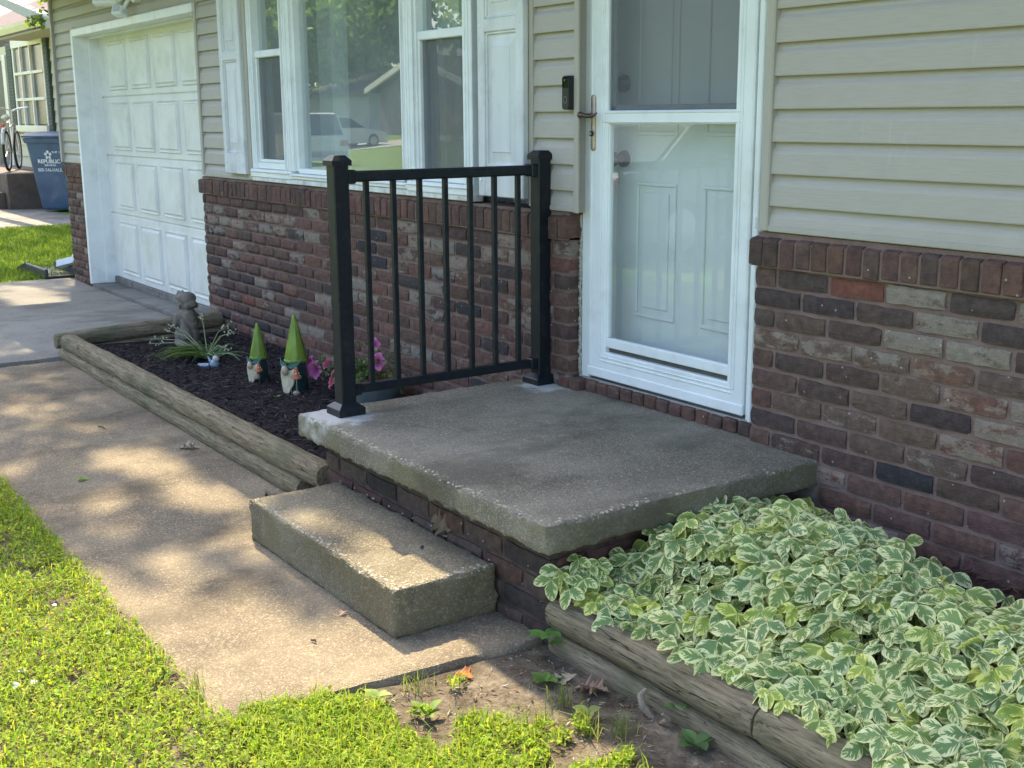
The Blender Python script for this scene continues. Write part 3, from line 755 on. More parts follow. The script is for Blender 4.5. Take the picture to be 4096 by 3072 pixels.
MB().lathe([(.0105,-.02),(.0105,-.030),(.008,-.032)], (hx, Y, 1.528), 16, 'y').build('lock_cylinder', M_BLKPL, storm, smooth=True)
MB().lathe([(.0065,-.031),(.0065,-.0335),(.004,-.034)], (hx, Y, 1.528), 14, 'y').box(hx-.001, hx+.001, Y-.0345, Y-.033, 1.525, 1.531).build('keyhole', simple('brass', (.6,.52,.33), .3, .5, .1, 30, metal=.8), storm)
MB().bbox(-1.19, -.21, .05, .2, .545, .562, .003).build('threshold', simple('sill_metal', (.25,.24,.22), .5, .4), storm)
cb = MB(); 
for k in range(40):
    z = .56+k*.0165; cb.sphere((-1.208+rb.uniform(-.003,.003), .058+rb.uniform(-.003,.003), z), .009, 6, 4, (1.0,.8,1.4))
cb.build('caulk_bead', simple('old_caulk', (.33,.32,.27), .9, .2, .3, 60, .4, 90), storm, smooth=True)
# inner front door
FD = MB().box(-1.235, -.15, .2, .245, .55, 2.65); fdoor = FD.build('front_door', M_DOOR, house)
MB().box(-1.215, -1.16, .166, .2, .55, 2.65).box(-.235, -.18, .166, .2, .55, 2.65).build('door_stop', M_DOOR, fdoor)
for x0, x1 in ((-1.035, -.805), (-.66, -.435)):
    for z0, z1 in ((.815, 1.345), (1.52, 2.45)):
        p = MB(); t = .016
        p.bbox(x0, x1, .192, .2, z0, z0+t, .004).bbox(x0, x1, .192, .2, z1-t, z1, .004).bbox(x0, x0+t, .192, .2, z0+t, z1-t, .004).bbox(x1-t, x1, .192, .2, z0+t, z1-t, .004).bbox(x0+.04, x1-.04, .193, .2, z0+.04, z1-.04, .006)
        p.build('raised_panel', M_DOOR, fdoor)
MB().lathe([(.034,0),(.034,-.012),(.022,-.03),(.018,-.034)], (-1.117, .199, 1.718), 20, 'y').build('deadbolt', M_BRONZE, fdoor, smooth=True)
MB().lathe([(.034,0),(.032,-.01),(.014,-.016),(.012,-.04),(.026,-.048),(.029,-.062),(.02,-.074),(.004,-.076)], (-1.112, .199, 1.429), 20, 'y').build('door_knob', M_BRONZE, fdoor, smooth=True)

# garage door
gd = thing_g = MB().box(-8.12, -5.1, .197, .23, .2, 2.32).build('garage_door', M_GAR, house)
zs = (.262, .8146, 1.2966, 1.7758, 2.262)
PNL = MB(); w2, h2 = .20, .165
def ring(x, z, y): return [(-x, y, -z), (x, y, -z), (x, y, z), (-x, y, z)]
PNL.v = ring(w2+.03, h2+.03, .0) + ring(w2+.025, h2+.025, -.007) + ring(w2+.014, h2+.014, -.001) + ring(w2+.008, h2+.008, -.001) + ring(w2-.004, h2-.004, -.009)
for l in range(4): PNL.f += [(4*l+i, 4*l+(i+1) % 4, 4*l+4+(i+1) % 4, 4*l+4+i) for i in range(4)]
PNL.f.append((16,17,18,19)); PNLM = PNL.mesh('raised_panel', M_GAR)
for s in range(4):
    MB().bbox(-8.12, -5.1, .185, .205, zs[s]+.003, zs[s+1]-.003, .006).build('door_section', M_GAR, gd)
    for k in range(5):
        link('raised_panel', PNLM, gd, (-7.476+.572*k, .1845, (zs[s]+zs[s+1])/2), (0,0,0), (.978,1.9,(zs[s+1]-zs[s])/.49))
MB().bbox(-8.0, -5.1, .172, .198, .206, .264, .006).build('bottom_seal', simple('rubber_seal', (.19,.175,.16), .9, .2, .3, 15), gd)
MB().bbox(-8.0008, -7.956, -.026, .19, .208, 2.32, .004).bbox(-7.957, -7.944, .10, .19, .208, 2.26, .003).bbox(-7.956, -5.17, -.026, .19, 2.262, 2.32, .004).bbox(-7.93, -5.2, .10, .19, 2.248, 2.262, .003).bbox(-5.25, -5.21, .122, .19, .208, 2.26).build('garage_casing', M_VINYL, house)

# things fixed to the house front
db = thing('doorbell', (-1.199, -.005, 1.68), 'slim black video doorbell with a ring button on the siding beside the storm door', 'doorbell')
def rounded(x0, x1, y0, y1, z0, z1, r=.012, n=5):
    mb = MB(); pts = []
    for cx, cz, a0 in ((x1-r, z1-r, 0), (x0+r, z1-r, 90), (x0+r, z0+r, 180), (x1-r, z0+r, 270)):
        for i in range(n+1):
            a = math.radians(a0+90*i/n); pts.append((cx+r*math.cos(a), cz+r*math.sin(a)))
    m = len(pts); cx, cz = (x0+x1)/2, (z0+z1)/2
    mb.v = [(x, y1, z) for x, z in pts] + [(x, y0+.005, z) for x, z in pts] + [(cx+(x-cx)*.93, y0, cz+(z-cz)*.97) for x, z in pts]
    for l in (0, m): mb.f += [(l+i, l+(i+1) % m, l+m+(i+1) % m, l+m+i) for i in range(m)]
    mb.f.append(tuple(2*m+i for i in range(m))); return mb
rounded(-1.221, -1.177, -.030, .012, 1.618, 1.747).build('doorbell_body', M_BLKPL, db, smooth=True)
rounded(-1.218, -1.180, -.0325, -.028, 1.700, 1.744, .01).build('camera_window', M_BLKGL, db, smooth=True)
MB().lathe([(.005,-.0325),(.005,-.034),(.003,-.0345)], (-1.199, 0, 1.728), 14, 'y').build('camera_lens', M_BLKGL, db, smooth=True)
rg = MB(); 
for i in range(28):
    a0, a1 = 2*math.pi*i/28, 2*math.pi*(i+1)/28
    rg.quad(*[(-1.199+r*math.cos(a), -.0306, 1.656+r*1.15*math.sin(a)) for a, r in ((a0,.0112),(a1,.0112),(a1,.0098),(a0,.0098))])
rg.build('button_ring', M_GREYRING, db)

fl = thing('flood_light', (-6.33, 0, 2.43), 'white flood light with motion sensor above the garage door', 'flood light')
MB().lathe([(.055,.02),(.055,-.03),(.03,-.05)], (-6.30, 0, 2.46), 18, 'y').tube([(-6.30,-.04,2.46),(-6.38,-.07,2.45),(-6.46,-.08,2.43)], .014, 8).tube([(-6.30,-.04,2.46),(-6.33,-.07,2.40),(-6.36,-.08,2.37)], .014, 8).build('flood_mount', M_WHITE, fl, smooth=True)
T = Matrix.Translation((-6.60, -.11, 2.46)) @ Euler((math.radians(-28), 0, math.radians(38))).to_matrix().to_4x4()
MB().bbox(-.11, .11, -.04, .02, -.065, .065, .012).bbox(-.07,.07,.02,.06,-.04,.04,.01).xform(T).build('lamp_head', M_WHITE, fl)
MB().bbox(-.085, .085, -.044, -.036, -.042, .042, .003).xform(T).build('lamp_lens', simple('lamp_glass', (.34,.40,.40), .2, .6, .15, 40), fl)
T = Matrix.Translation((-6.40, -.10, 2.352)) @ Euler((math.radians(-20), 0, math.radians(30))).to_matrix().to_4x4()
MB().bbox(-.05, .05, -.035, .04, -.035, .035, .01).xform(T).build('sensor_head', M_WHITE, fl)
MB().bbox(-.03, .03, -.04, -.033, -.018, .018, .003).xform(T).build('sensor_lens', simple('sensor_lens', (.5,.52,.52), .3, .5), fl)

# ------------------------------------------------------------------ porch, rail, step
porch = thing('front_porch', (-.7, -.5, .12), 'concrete porch landing on a low brick base below the white storm door', 'porch')
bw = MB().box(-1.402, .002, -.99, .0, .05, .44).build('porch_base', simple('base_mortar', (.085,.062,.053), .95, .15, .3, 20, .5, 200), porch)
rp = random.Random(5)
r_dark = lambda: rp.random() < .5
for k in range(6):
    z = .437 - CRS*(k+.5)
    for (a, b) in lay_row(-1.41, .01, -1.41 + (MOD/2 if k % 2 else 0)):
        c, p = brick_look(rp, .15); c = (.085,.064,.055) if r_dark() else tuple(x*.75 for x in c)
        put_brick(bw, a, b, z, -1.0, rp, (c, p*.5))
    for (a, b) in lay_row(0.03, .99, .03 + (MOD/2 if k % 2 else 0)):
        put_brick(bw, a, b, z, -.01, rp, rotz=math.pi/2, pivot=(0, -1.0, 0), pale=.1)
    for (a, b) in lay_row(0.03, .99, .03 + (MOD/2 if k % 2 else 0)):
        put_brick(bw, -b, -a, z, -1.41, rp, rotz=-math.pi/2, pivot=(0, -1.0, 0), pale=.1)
def slab_edge(x, y):
    return x, y
rough_slab(-1.484, .102, -1.076, .06, .508, .085, .012, .0022, .003, 9.1, M_SLAB, 'porch_slab', porch, topfn=lambda x, y: .508 + .004*(y+1.0))
# pale mortar smears round the rail feet
M_PEB = simple('exposed_pebble', (.36,.315,.235), .85, .25, .45, 90)
def edge_pebbles(parent, segs, n, seed):
    mb = MB(); r = random.Random(seed)
    for i in range(n):
        (a, b) = r.choices(segs, [(Vector(q)-Vector(p)).length for p, q in segs])[0]; p = Vector(a).lerp(Vector(b), r.random()); s = r.uniform(.0025, .0062)
        dn = abs(r.gauss(0, .016)); inw = Vector((0, 1, 0)) if abs(a[1]-b[1]) < .01 else Vector((-1, 0, 0))
        q = p + inw*dn + Vector((0, 0, -.0015 if dn > .004 else -r.uniform(.002, .02)))
        mb.sphere(q, s, 6, 4, (r.uniform(.9,1.5), r.uniform(.8,1.2), r.uniform(.5,.8)))
    mb.build('exposed_pebbles', M_PEB, parent, smooth=True)['kind'] = 'stuff'
edge_pebbles(porch, [((-1.47,-1.072,.508),(.09,-1.072,.508)), ((.098,-1.06,.508),(.098,-.02,.510))], 360, 3)
step = rough_slab(-1.289, -.243, -1.361, -1.006, .276, .152, .011, .0020, .003, 4.4, M_STEP, 'concrete_step')
edge_pebbles(step, [((-1.28,-1.357,.276),(-.25,-1.357,.276)), ((-.247,-1.35,.276),(-.247,-1.01,.276))], 300, 4)
tag(step, 'single precast aggregate concrete step on the walkway in front of the porch', 'step')

rail = thing('porch_railing', (-1.367, -.48, .508), 'black metal railing with square posts along the left side of the porch', 'railing')
PX, PZ = -1.367, .508
for py in (-.928, -.026):
    po = MB().bbox(PX-.0305, PX+.0305, py-.0305, py+.0305, PZ, PZ+.922, .004).build('post', M_BLACK, rail)
    cp = MB(); a, h = .0385, PZ+.918
    cp.v = [(PX+sx*r, py+sy*r, z) for r, z in ((a, h), (a, h+.018), (a*.93, h+.021), (.022, h+.036)) for sx, sy in ((-1,-1),(1,-1),(1,1),(-1,1))]
    for l in range(3): cp.f += [(4*l+i, 4*l+(i+1) % 4, 4*l+4+(i+1) % 4, 4*l+4+i) for i in range(4)]
    cp.f += [(3,2,1,0), (12,13,14,15)]
    cp.build('post_cap', M_BLACK, po)
    bs = MB(); a = .054
    bs.v = [(PX+sx*r, py+sy*r, z) for r, z in ((a, PZ+.001), (a, PZ+.027), (a*.96, PZ+.030), (.032, PZ+.046)) for sx, sy in ((-1,-1),(1,-1),(1,1),(-1,1))]
    for l in range(3): bs.f += [(4*l+i, 4*l+(i+1) % 4, 4*l+4+(i+1) % 4, 4*l+4+i) for i in range(4)]
    bs.f += [(3,2,1,0), (12,13,14,15)]
    bs.build('post_base', M_BLACK, po)
y0, y1 = -.928+.0305, -.026-.0305
MB().bbox(PX-.024, PX+.024, y0, y1, PZ+.858, PZ+.897, .006).build('top_rail', M_BLACK, rail)
MB().bbox(PX-.0175, PX+.0175, y0, y1, PZ+.074, PZ+.108, .004).build('bottom_rail', M_BLACK, rail)
for yy, s in ((y0, 1), (y1, -1)):
    MB().bbox(PX-.0285, PX+.0285, yy, yy+s*.030, PZ+.852, PZ+.902, .004).build('rail_bracket', M_BLACK, rail)
    MB().bbox(PX-.022, PX+.022, yy, yy+s*.030, PZ+.068, PZ+.113, .004).build('rail_bracket', M_BLACK, rail)
BAL = MB().bbox(-.0095, .0095, -.0095, .0095, PZ+.106, PZ+.860, .0015).mesh('baluster', M_BLACK)
for i in range(7):
    link('baluster', BAL, rail, (PX, -.928+.9026*(i+1)/8, 0))

# ------------------------------------------------------------------ landscape timbers
def timber(name, p0, p1, w, h, label, seed, flat=.0, group=None, crack=True):
    p0, p1 = Vector(p0), Vector(p1); d = (p1-p0); Ln = d.length; d.normalize(); side = Vector((-d.y, d.x, 0)).normalized()
    n, m = max(8, int(Ln/.035)), 20; mb = MB(); rings = []
    for i in range(n+1):
        t = Ln*i/n; c = p0 + d*t; ring = []
        endf = 1 - .10*max(0, 1-min(t, Ln-t)/.02)
        bow = .004*mnoise.noise(Vector((t*1.3, seed, 0)))
        for k in range(m):
            a = 2*math.pi*k/m; ca, sa = math.cos(a), math.sin(a)
            e = .80
            x = math.copysign(abs(ca)**e, ca)*w/2; z = math.copysign(abs(sa)**e, sa)*h/2
            q = Vector((t*5, ca*1.5+seed*3, sa*1.5)); nz = .0035*mnoise.noise(q) + .002*mnoise.noise(Vector((t*9, ca*9+seed, sa*9)))
            r = 1 + nz/(.5*h)
            ring.append(len(mb.v)); mb.v.append(tuple(c + side*(x*r*endf+bow) + Vector((0,0,1))*(z*r*endf+bow)))
        rings.append(ring)
    for i in range(n):
        for k in range(m): mb.f.append((rings[i][k], rings[i][(k+1) % m], rings[i+1][(k+1) % m], rings[i+1][k]))
    for e, rr in ((0, rings[0]), (1, rings[-1])):
        c = (p0 if e == 0 else p1); ci = len(mb.v); mb.v.append(tuple(c + d*(.004 if e else -.004)))
        for k in range(m): mb.f.append((ci, rr[(k+1) % m], rr[k]) if e == 0 else (ci, rr[k], rr[(k+1) % m]))
    # bring geometry along x so the grain of the material runs with the log
    return tag(mb.build(name, M_LOG if abs(d.x) > .7 else M_LOGY, smooth=True), label, 'timber', group)
def logy():
    t = M_LOG.copy(); t.name = 'weathered_timber_cross'
    for nd in t.node_tree.nodes:
        if nd.bl_idname == 'ShaderNodeMapping':
            s = nd.inputs['Scale'].default_value; nd.inputs['Scale'].default_value = (s[1], s[0], s[2])
    return t
M_LOGY = logy()
timber('landscape_timber', (-4.93, -1.040, .192), (-1.60, -.994, .166), .10, .095, 'half buried lower timber edging the mulch bed with the garden gnomes', 1.0)
timber('landscape_timber', (-4.90, -1.030, .268), (-1.435, -.985, .252), .105, .10, 'round topped upper timber edging the mulch bed with the garden gnomes', 2.0)
timber('landscape_timber', (-4.985, -1.085, .262), (-4.985, -.02, .300), .085, .10, 'timber lying across the left end of the mulch bed beside the driveway', 3.0)
timber('landscape_timber', (-4.985, -1.03, .175), (-4.985, -.02, .205), .085, .09, 'lower timber under the cross timber at the driveway end of the mulch bed', 3.7)
timber('landscape_timber', (.02, -.965, .115), (3.2, -.945, .105), .095, .09, 'mossy lower timber on the soil under the variegated ground cover', 4.0)
timber('landscape_timber', (.012, -.968, .207), (.805, -.958, .205), .10, .092, 'grey upper timber under the ground cover, its left end against the porch bricks', 5.0)
timber('landscape_timber', (.812, -.958, .205), (3.3, -.945, .20), .10, .094, 'grey upper timber with nail heads, right of the dark joint below the ground cover', 6.0)
# ------------------------------------------------------------------ garden bed with mulch
def bed_z(x, y):
    return .222 + .012*mnoise.noise(Vector((x*3, y*3, 1))) + .02*max(0, (y+.5))
bx, by = np.linspace(-4.95, -1.40, 100), np.linspace(-1.0, .01, 36)
BX, BY = np.meshgrid(bx, by); BZ = np.array([[bed_z(x, y)-.004 for x, y in zip(a, b)] for a, b in zip(BX, BY)])
ii = np.arange(BX.size).reshape(BX.shape)
F = np.stack([ii[:-1,:-1], ii[:-1,1:], ii[1:,1:], ii[1:,:-1]], -1).reshape(-1, 4)
M_MULCHBASE = simple('mulch_base', (.028,.022,.022), .95, .1, .4, 60, .8, 90)
o = link('garden_bed', np_mesh('garden_bed', np.stack([BX, BY, BZ], -1).reshape(-1, 3), F, M_MULCHBASE, smooth=True)); o['kind'] = 'structure'
def rbed_z(x, y): return .205 + .11*min(1, max(0, (y+.85)/.75)) + .008*mnoise.noise(Vector((x*4, y*4, 7)))
bx, by = np.linspace(.0, 3.6, 90), np.linspace(-.94, .01, 30)
BX, BY = np.meshgrid(bx, by); BZ = np.array([[rbed_z(x, y)-.004 for x, y in zip(a, b)] for a, b in zip(BX, BY)])
ii = np.arange(BX.size).reshape(BX.shape); F = np.stack([ii[:-1,:-1], ii[:-1,1:], ii[1:,1:], ii[1:,:-1]], -1).reshape(-1, 4)
o = link('planting_bed', np_mesh('planting_bed', np.stack([BX, BY, BZ], -1).reshape(-1, 3), F, simple('red_mulch_base', (.05,.028,.022), .95, .1, .4, 60, .8, 90), smooth=True)); o['kind'] = 'structure'

def chips(n, x0, x1, y0, y1, zf, lo, hi, cols, rng, lift=.006):
    """shredded bark: slim tapering slivers with thickness"""
    V = np.zeros((n, 6, 3)); C = np.zeros((n, 6, 3)); cols = np.array(cols)
    for i in range(n):
        x, y = rng.uniform(x0, x1), rng.uniform(y0, y1); L = lo*(hi/lo)**rng.random(); w = L*rng.uniform(.07, .2); h = w*rng.uniform(.3, .6)
        a = rng.uniform(0, 2*math.pi); t = rng.gauss(0, .22); r = rng.gauss(0, .4)
        M = Matrix.Rotation(a, 3, 'Z') @ Matrix.Rotation(t, 3, 'Y') @ Matrix.Rotation(r, 3, 'X'); c = Vector((x, y, zf(x, y)+rng.uniform(0, lift)))
        b = rng.uniform(-.15, .15)*L
        for k, p in enumerate(((-L/2, 0, 0), (-L*.1, -w/2, b*.3), (-L*.15, w/2, b*.3), (-L*.1, 0, h+b*.3), (L/2, w*.2, b), (L*.3, 0, h*.7+b*.6))):
            V[i, k] = M @ Vector(p) + c
        C[i] = cols[int(rng.random()*len(cols))]*rng.uniform(.6, 1.4)
    f = np.array([(0,1,3),(0,3,2),(1,4,5),(1,5,3),(2,3,5),(2,5,4),(0,2,1),(1,2,4)])
    F = (f[None] + (np.arange(n)*6)[:, None, None]).reshape(-1, 3)
    return np_mesh('mulch', V.reshape(-1, 3), F, M_CHIP, C.reshape(-1, 3))
rc = random.Random(3)
o = link('mulch', chips(9000, -4.9, -1.42, -.98, .0, bed_z, .015, .075, [(.022,.019,.022), (.036,.03,.032), (.055,.043,.041), (.018,.016,.02), (.085,.068,.06), (.03,.026,.03)], rc)); tag(o, 'dark shredded bark mulch in the bed with the garden gnomes', 'mulch', kind='stuff')
o = link('mulch', chips(5000, .02, 2.2, -.9, .0, rbed_z, .015, .07, [(.07,.035,.028), (.10,.05,.038), (.045,.028,.024), (.13,.075,.055), (.03,.02,.02)], rc)); tag(o, 'reddish shredded mulch between the ground cover and the right brick wall', 'mulch', kind='stuff')

# ------------------------------------------------------------------ turf, clover, weeds
def leaf_scatter(P, size, rng, cols, up=.6, fold=.25, name='leaf', mat=None, aspect=.62, jit=.35):
    """many small folded oval leaves; P (n,3)"""
    n = len(P); a = rng.uniform(0, 2*np.pi, n); tilt = np.abs(rng.normal(0, up, n)); L = size*rng.uniform(.6, 1.35, n); W = L*aspect*rng.uniform(.8, 1.2, n)
    d = np.stack([np.cos(a)*np.cos(tilt), np.sin(a)*np.cos(tilt), np.sin(tilt)*np.sign(rng.uniform(-.5, 1, n))], -1)
    s = np.stack([-np.sin(a), np.cos(a), rng.normal(0, .25, n)], -1); s /= np.linalg.norm(s, axis=1, keepdims=True)
    u = np.cross(d, s); L, W = L[:, None], W[:, None]
    base = P; V = np.stack([base, base + d*L*.5 + s*W*.5 + u*L*fold*.5, base + d*L - u*L*fold*.4, base + d*L*.5 - s*W*.5 + u*L*fold*.5, base + d*L*.45], 1)
    F = (np.array([(0,4,1),(1,4,2),(2,4,3),(3,4,0)])[None] + (np.arange(n)*5)[:, None, None]).reshape(-1, 3)
    cols = np.array(cols); ci = cols[rng.integers(0, len(cols), n)]*rng.uniform(1-jit, 1+jit, (n, 1))
    return V.reshape(-1, 3), F, np.repeat(ci, 5, 0)
def blade_scatter(P, h, w, rng, cols, lean=.5, jit=.3):
    n = len(P); a = rng.uniform(0, 2*np.pi, n); H = (h*rng.uniform(.45, 1.3, n))[:, None]; ln = np.abs(rng.normal(0, lean, n))[:, None]
    d = np.stack([np.cos(a), np.sin(a), np.zeros(n)], -1); s = np.stack([-np.sin(a), np.cos(a), np.zeros(n)], -1); z = np.array([0, 0, 1.0])
    W = w*rng.uniform(.7, 1.3, (n, 1))
    m = P + z*H*.55 + d*H*ln*.35; t = P + z*H*np.maximum(.25, 1-ln*.5) + d*H*ln
    V = np.stack([P - s*W, P + s*W, m - s*W*.8, m + s*W*.8, t], 1)
    F = (np.array([(0,1,3),(0,3,2),(2,3,4)])[None] + (np.arange(n)*5)[:, None, None]).reshape(-1, 3)
    cols = np.array(cols); ci = cols[rng.integers(0, len(cols), n)]*rng.uniform(1-jit, 1+jit, (n, 1))
    return V.reshape(-1, 3), F, np.repeat(ci, 5, 0)
def merge(parts):
    V, F, C, n = [], [], [], 0
    for v, f, c in parts: V.append(v); F.append(f+n); C.append(c); n += len(v)
    return np.vstack(V), np.vstack(F), np.vstack(C)
def vn(P, s, o=0): return np.array([mnoise.noise(Vector((p[0]*s+o, p[1]*s, o))) for p in P])
GREENS = [(.21,.34,.025), (.27,.39,.03), (.18,.30,.03), (.33,.41,.035), (.22,.30,.04), (.36,.38,.06)]
def pts(n, x0, x1, y0, y1, zf, rng, dz=.0):
    x = rng.uniform(x0, x1, n); y = rng.uniform(y0, y1, n)
    return np.stack([x, y, np.array([zf(a, b) for a, b in zip(x, y)]) + rng.uniform(0, dz, n)], -1)
lawn_edge = lambda x: -1.948 + .03*mnoise.noise(Vector((x*3.1, 9, 0))) + .02*mnoise.noise(Vector((x*11, 4, 0)))
def near_z(x, y):
    return ground_z(x, y) + .012
P1 = pts(95000, -3.4, 1.2, -3.0, -1.90, near_z, NP, .030)
edge = np.array([lawn_edge(x) for x in P1[:,0]])
ok = (P1[:,1] < edge) | (P1[:,0] > .0)
dens = vn(P1, 5.0) + .75*vn(P1, 17, 3)
ok &= (dens > -.40)
P1 = P1[ok]
# right-hand corner: lawn thins out into bare soil
P2 = pts(44000, -.12, 1.3, -1.95, -1.12, near_z, NP, .016)
thick = (-P2[:,1] - 1.63) + .60*(P2[:,0]+.08) + .26*vn(P2, 4.2, 5) + .20*vn(P2, 12, 2)
ex = np.array([-.105 + .11*(y+1.95) for y in P2[:,1]])
P2 = P2[((thick + .35*vn(P2, 17, 9) > .06) | ((vn(P2, 7.5, 21) + .5*vn(P2, 21, 4) > .42) & (P2[:,1] < -1.22))) & (P2[:,1] < -1.20 + .1*vn(P2, 6, 8)) & (P2[:,0] > ex+.015)]
V, F, C = merge([leaf_scatter(P1, .0145, NP, GREENS), leaf_scatter(P2, .0145, NP, GREENS),
    blade_scatter(P1[::4], .040, .0013, NP, GREENS, 1.0), blade_scatter(P2[::4], .040, .0013, NP, GREENS, 1.0),
    blade_scatter(P1[4::20]-np.array([0,0,.01]), .028, .0012, NP, [(.30,.235,.11), (.24,.16,.07)], 1.0)])
o = link('clover_lawn', np_mesh('clover_lawn', V, F, M_GRASS, C)); tag(o, 'bright green clover and grass lawn in front of the walkway', 'lawn', kind='stuff')
P3 = pts(52000, -14.3, -8.66, -1.6, 2.2, lambda x, y: .186, NP, .006)
P3 = P3[(P3[:,1] > -.75 + .10*vn(P3, 2, 4))]
V, F, C = blade_scatter(P3, .055, .004, NP, [(.13,.21,.03), (.16,.25,.035), (.11,.18,.03), (.19,.26,.04)], .6)
o = link('side_lawn', np_mesh('side_lawn', V, F, M_GRASS, C)); tag(o, 'mown grass strip between the driveway and the neighbouring drive', 'lawn', kind='stuff')
# crumbs, bark bits and small stones lying on the bare soil and paving edges
rc2 = random.Random(9)
o = link('ground_litter', chips(8500, -1.3, 1.4, -2.2, -.98, lambda x, y: (ground_z(x, y) if x > -.02 or y < -1.93 else 0)+.003, .006, .034, [(.20,.09,.05), (.12,.07,.045), (.30,.24,.17), (.40,.36,.28)], rc2, .003)); tag(o, 'bark crumbs and chips strewn over the bare soil patch', 'litter', kind='stuff')

def stone_bits():
    mb = MB(); r = random.Random(12)
    for i in range(62):
        x, y = (r.uniform(-1.3, -.23), -.99 + r.uniform(-.012, .008)) if i < 45 else (r.uniform(-.3, .4), r.uniform(-1.6, -1.0))
        z = (.277 if i < 45 else ground_z(x, y)+.006) ; s = r.uniform(.003, .007) if i < 45 else r.uniform(.002, .004)
        mb.sphere((x, y, z), s, 6, 4, (r.uniform(.8,1.4), r.uniform(.8,1.2), r.uniform(.5,.9)))
    return mb
o = stone_bits().build('loose_gravel', simple('pebbles', (.36,.32,.26), .9, .2, .35, 120), smooth=True); tag(o, 'loose pebbles along the back edge of the step and on the soil', 'gravel', kind='stuff')

M_DRY = attr_leaf('dry_leaf', .15, .8)
def oak_leaf(seed, col, L=.07):
    r = random.Random(seed); n = 22; out = []
    for i in range(n+1):
        v = i/n; w = .30*math.sin(math.pi*min(1, v*1.05))**.8*(1 + .55*math.sin(v*math.pi*7.0)) + .012
        out.append((v, w))
    V = []; 
    cur = r.uniform(.1, .3)
    for v, w in out:
        zc = .18*math.sin(v*math.pi)*cur*3
        for s in (-1, 0, 1):
            V.append(((v-.5)*L, s*w*L*(1+.2*r.uniform(-1,1)), (zc + (abs(s)*w*w*1.6*(1 if r.random() < .8 else -.3)))*L*.8))
    F = []
    for i in range(n):
        for s in (0, 1): F.append((3*i+s, 3*i+3+s, 3*i+4+s, 3*i+1+s))
    return np_mesh('dry_leaf', np.array(V), np.array(F), M_DRY, np.array([col]*len(V))*NP.uniform(.75, 1.25, (len(V), 1)))
DL = [((.297,-1.066), (.30,.205,.145), .10, .5, 'tan dry oak leaf lying on the soil below the right timber'),
      ((.205,-1.085), (.34,.27,.19), .06, 2.2, 'pale curled dry leaf on the soil beside the tan oak leaf'),
      ((.03,-1.300), (.52,.17,.05), .055, 3.6, 'orange dry leaf at the end of the walkway'),
      ((-2.53,-1.135), (.36,.33,.28), .095, 1.0, 'grey brown dry leaf on the walkway beside the left timber'),
      ((-1.70,-1.10), (.22,.17,.12), .07, 2.6, 'dark curled leaf on the walkway near the timber end'),
      ((-.49,-1.40), (.42,.27,.20), .03, 1.9, 'small pinkish leaf scrap at the foot of the step')]
for k, ((x, y), c, L, a, lab) in enumerate(DL):
    z = (walk_z(x)+.005) if x < -.1 else ground_z(x, y)+.008
    o = link('dry_leaf', oak_leaf(k, c, L), None, (x, y, z), (R.uniform(-.15,.15), R.uniform(-.15,.15), a)); tag(o, lab, 'dry leaf', 'dry leaves on the ground')
o = link('dry_leaf', oak_leaf(31, (.17,.12,.08), .095), None, (-.565, -1.002, .315), (math.radians(70), .3, .2)); tag(o, 'dry maple leaf standing against the porch bricks behind the step', 'dry leaf', 'dry leaves on the ground')
# twigs
TW = [((-.36,-1.56), .02, .3, 'small dark twig on the sunlit walkway in front of the step'), ((-3.35,-1.22), .10, 2.0, 'pale thin twig on the shaded walkway'), ((-3.1,-1.36), .07, .2, 'dark straight twig on the shaded walkway')]
for k, ((x, y), L, a, lab) in enumerate(TW):
    z = walk_z(x)+.006; d = Vector((math.cos(a), math.sin(a), 0))*L/2
    o = MB().tube([Vector((x,y,z))-d, Vector((x,y,z+.002))+d*.1+Vector((0,.004,0)), Vector((x,y,z))+d], [.003,.0035,.002], 6).build('twig', simple('twig_bark', (.05,.035,.03) if k != 1 else (.3,.26,.2), .9, .2)); tag(o, lab, 'twig', 'twigs on the walkway')
o = MB().sphere((-.492, -1.12, .284), .0065, 8, 6, (1.2,1,.9)).build('acorn', simple('acorn_shell', (.035,.028,.03), .6, .4)); tag(o, 'small dark acorn lying on top of the step', 'acorn')
for k, (x, y, s) in enumerate(((-.514,-2.337,.022), (-.499,-2.292,.018), (-.60,-2.30,.016), (-1.00,-2.11,.012), (-.70,-2.04,.01))):
    mb = MB(); r = random.Random(k)
    for i in range(5):
        a = i*1.3; c = Vector((x+r.uniform(-.4,.4)*s, y+r.uniform(-.4,.4)*s, ground_z(x,y)+.034+r.uniform(0,.006)))
        u = Vector((math.cos(a), math.sin(a), r.uniform(-.2,.5)))*s*.5; w = Vector((-math.sin(a), math.cos(a), r.uniform(-.3,.3)))*s*.35
        mb.quad(c-u, c+w, c+u, c-w)
    o = mb.build('white_petal', simple('petal_white', (.66,.68,.66), .7, .2)); tag(o, ['crumpled white petals in the lawn, nearest the left picture edge', 'crumpled white petals in the lawn, right beside the largest scrap', 'small white petal scrap between the larger ones on the lawn', 'white petal scrap near the lawn edge by the shaded grass', 'tiny white petal at the ragged lawn edge beside the walkway'][k], 'petal', 'white petals fallen on the lawn')

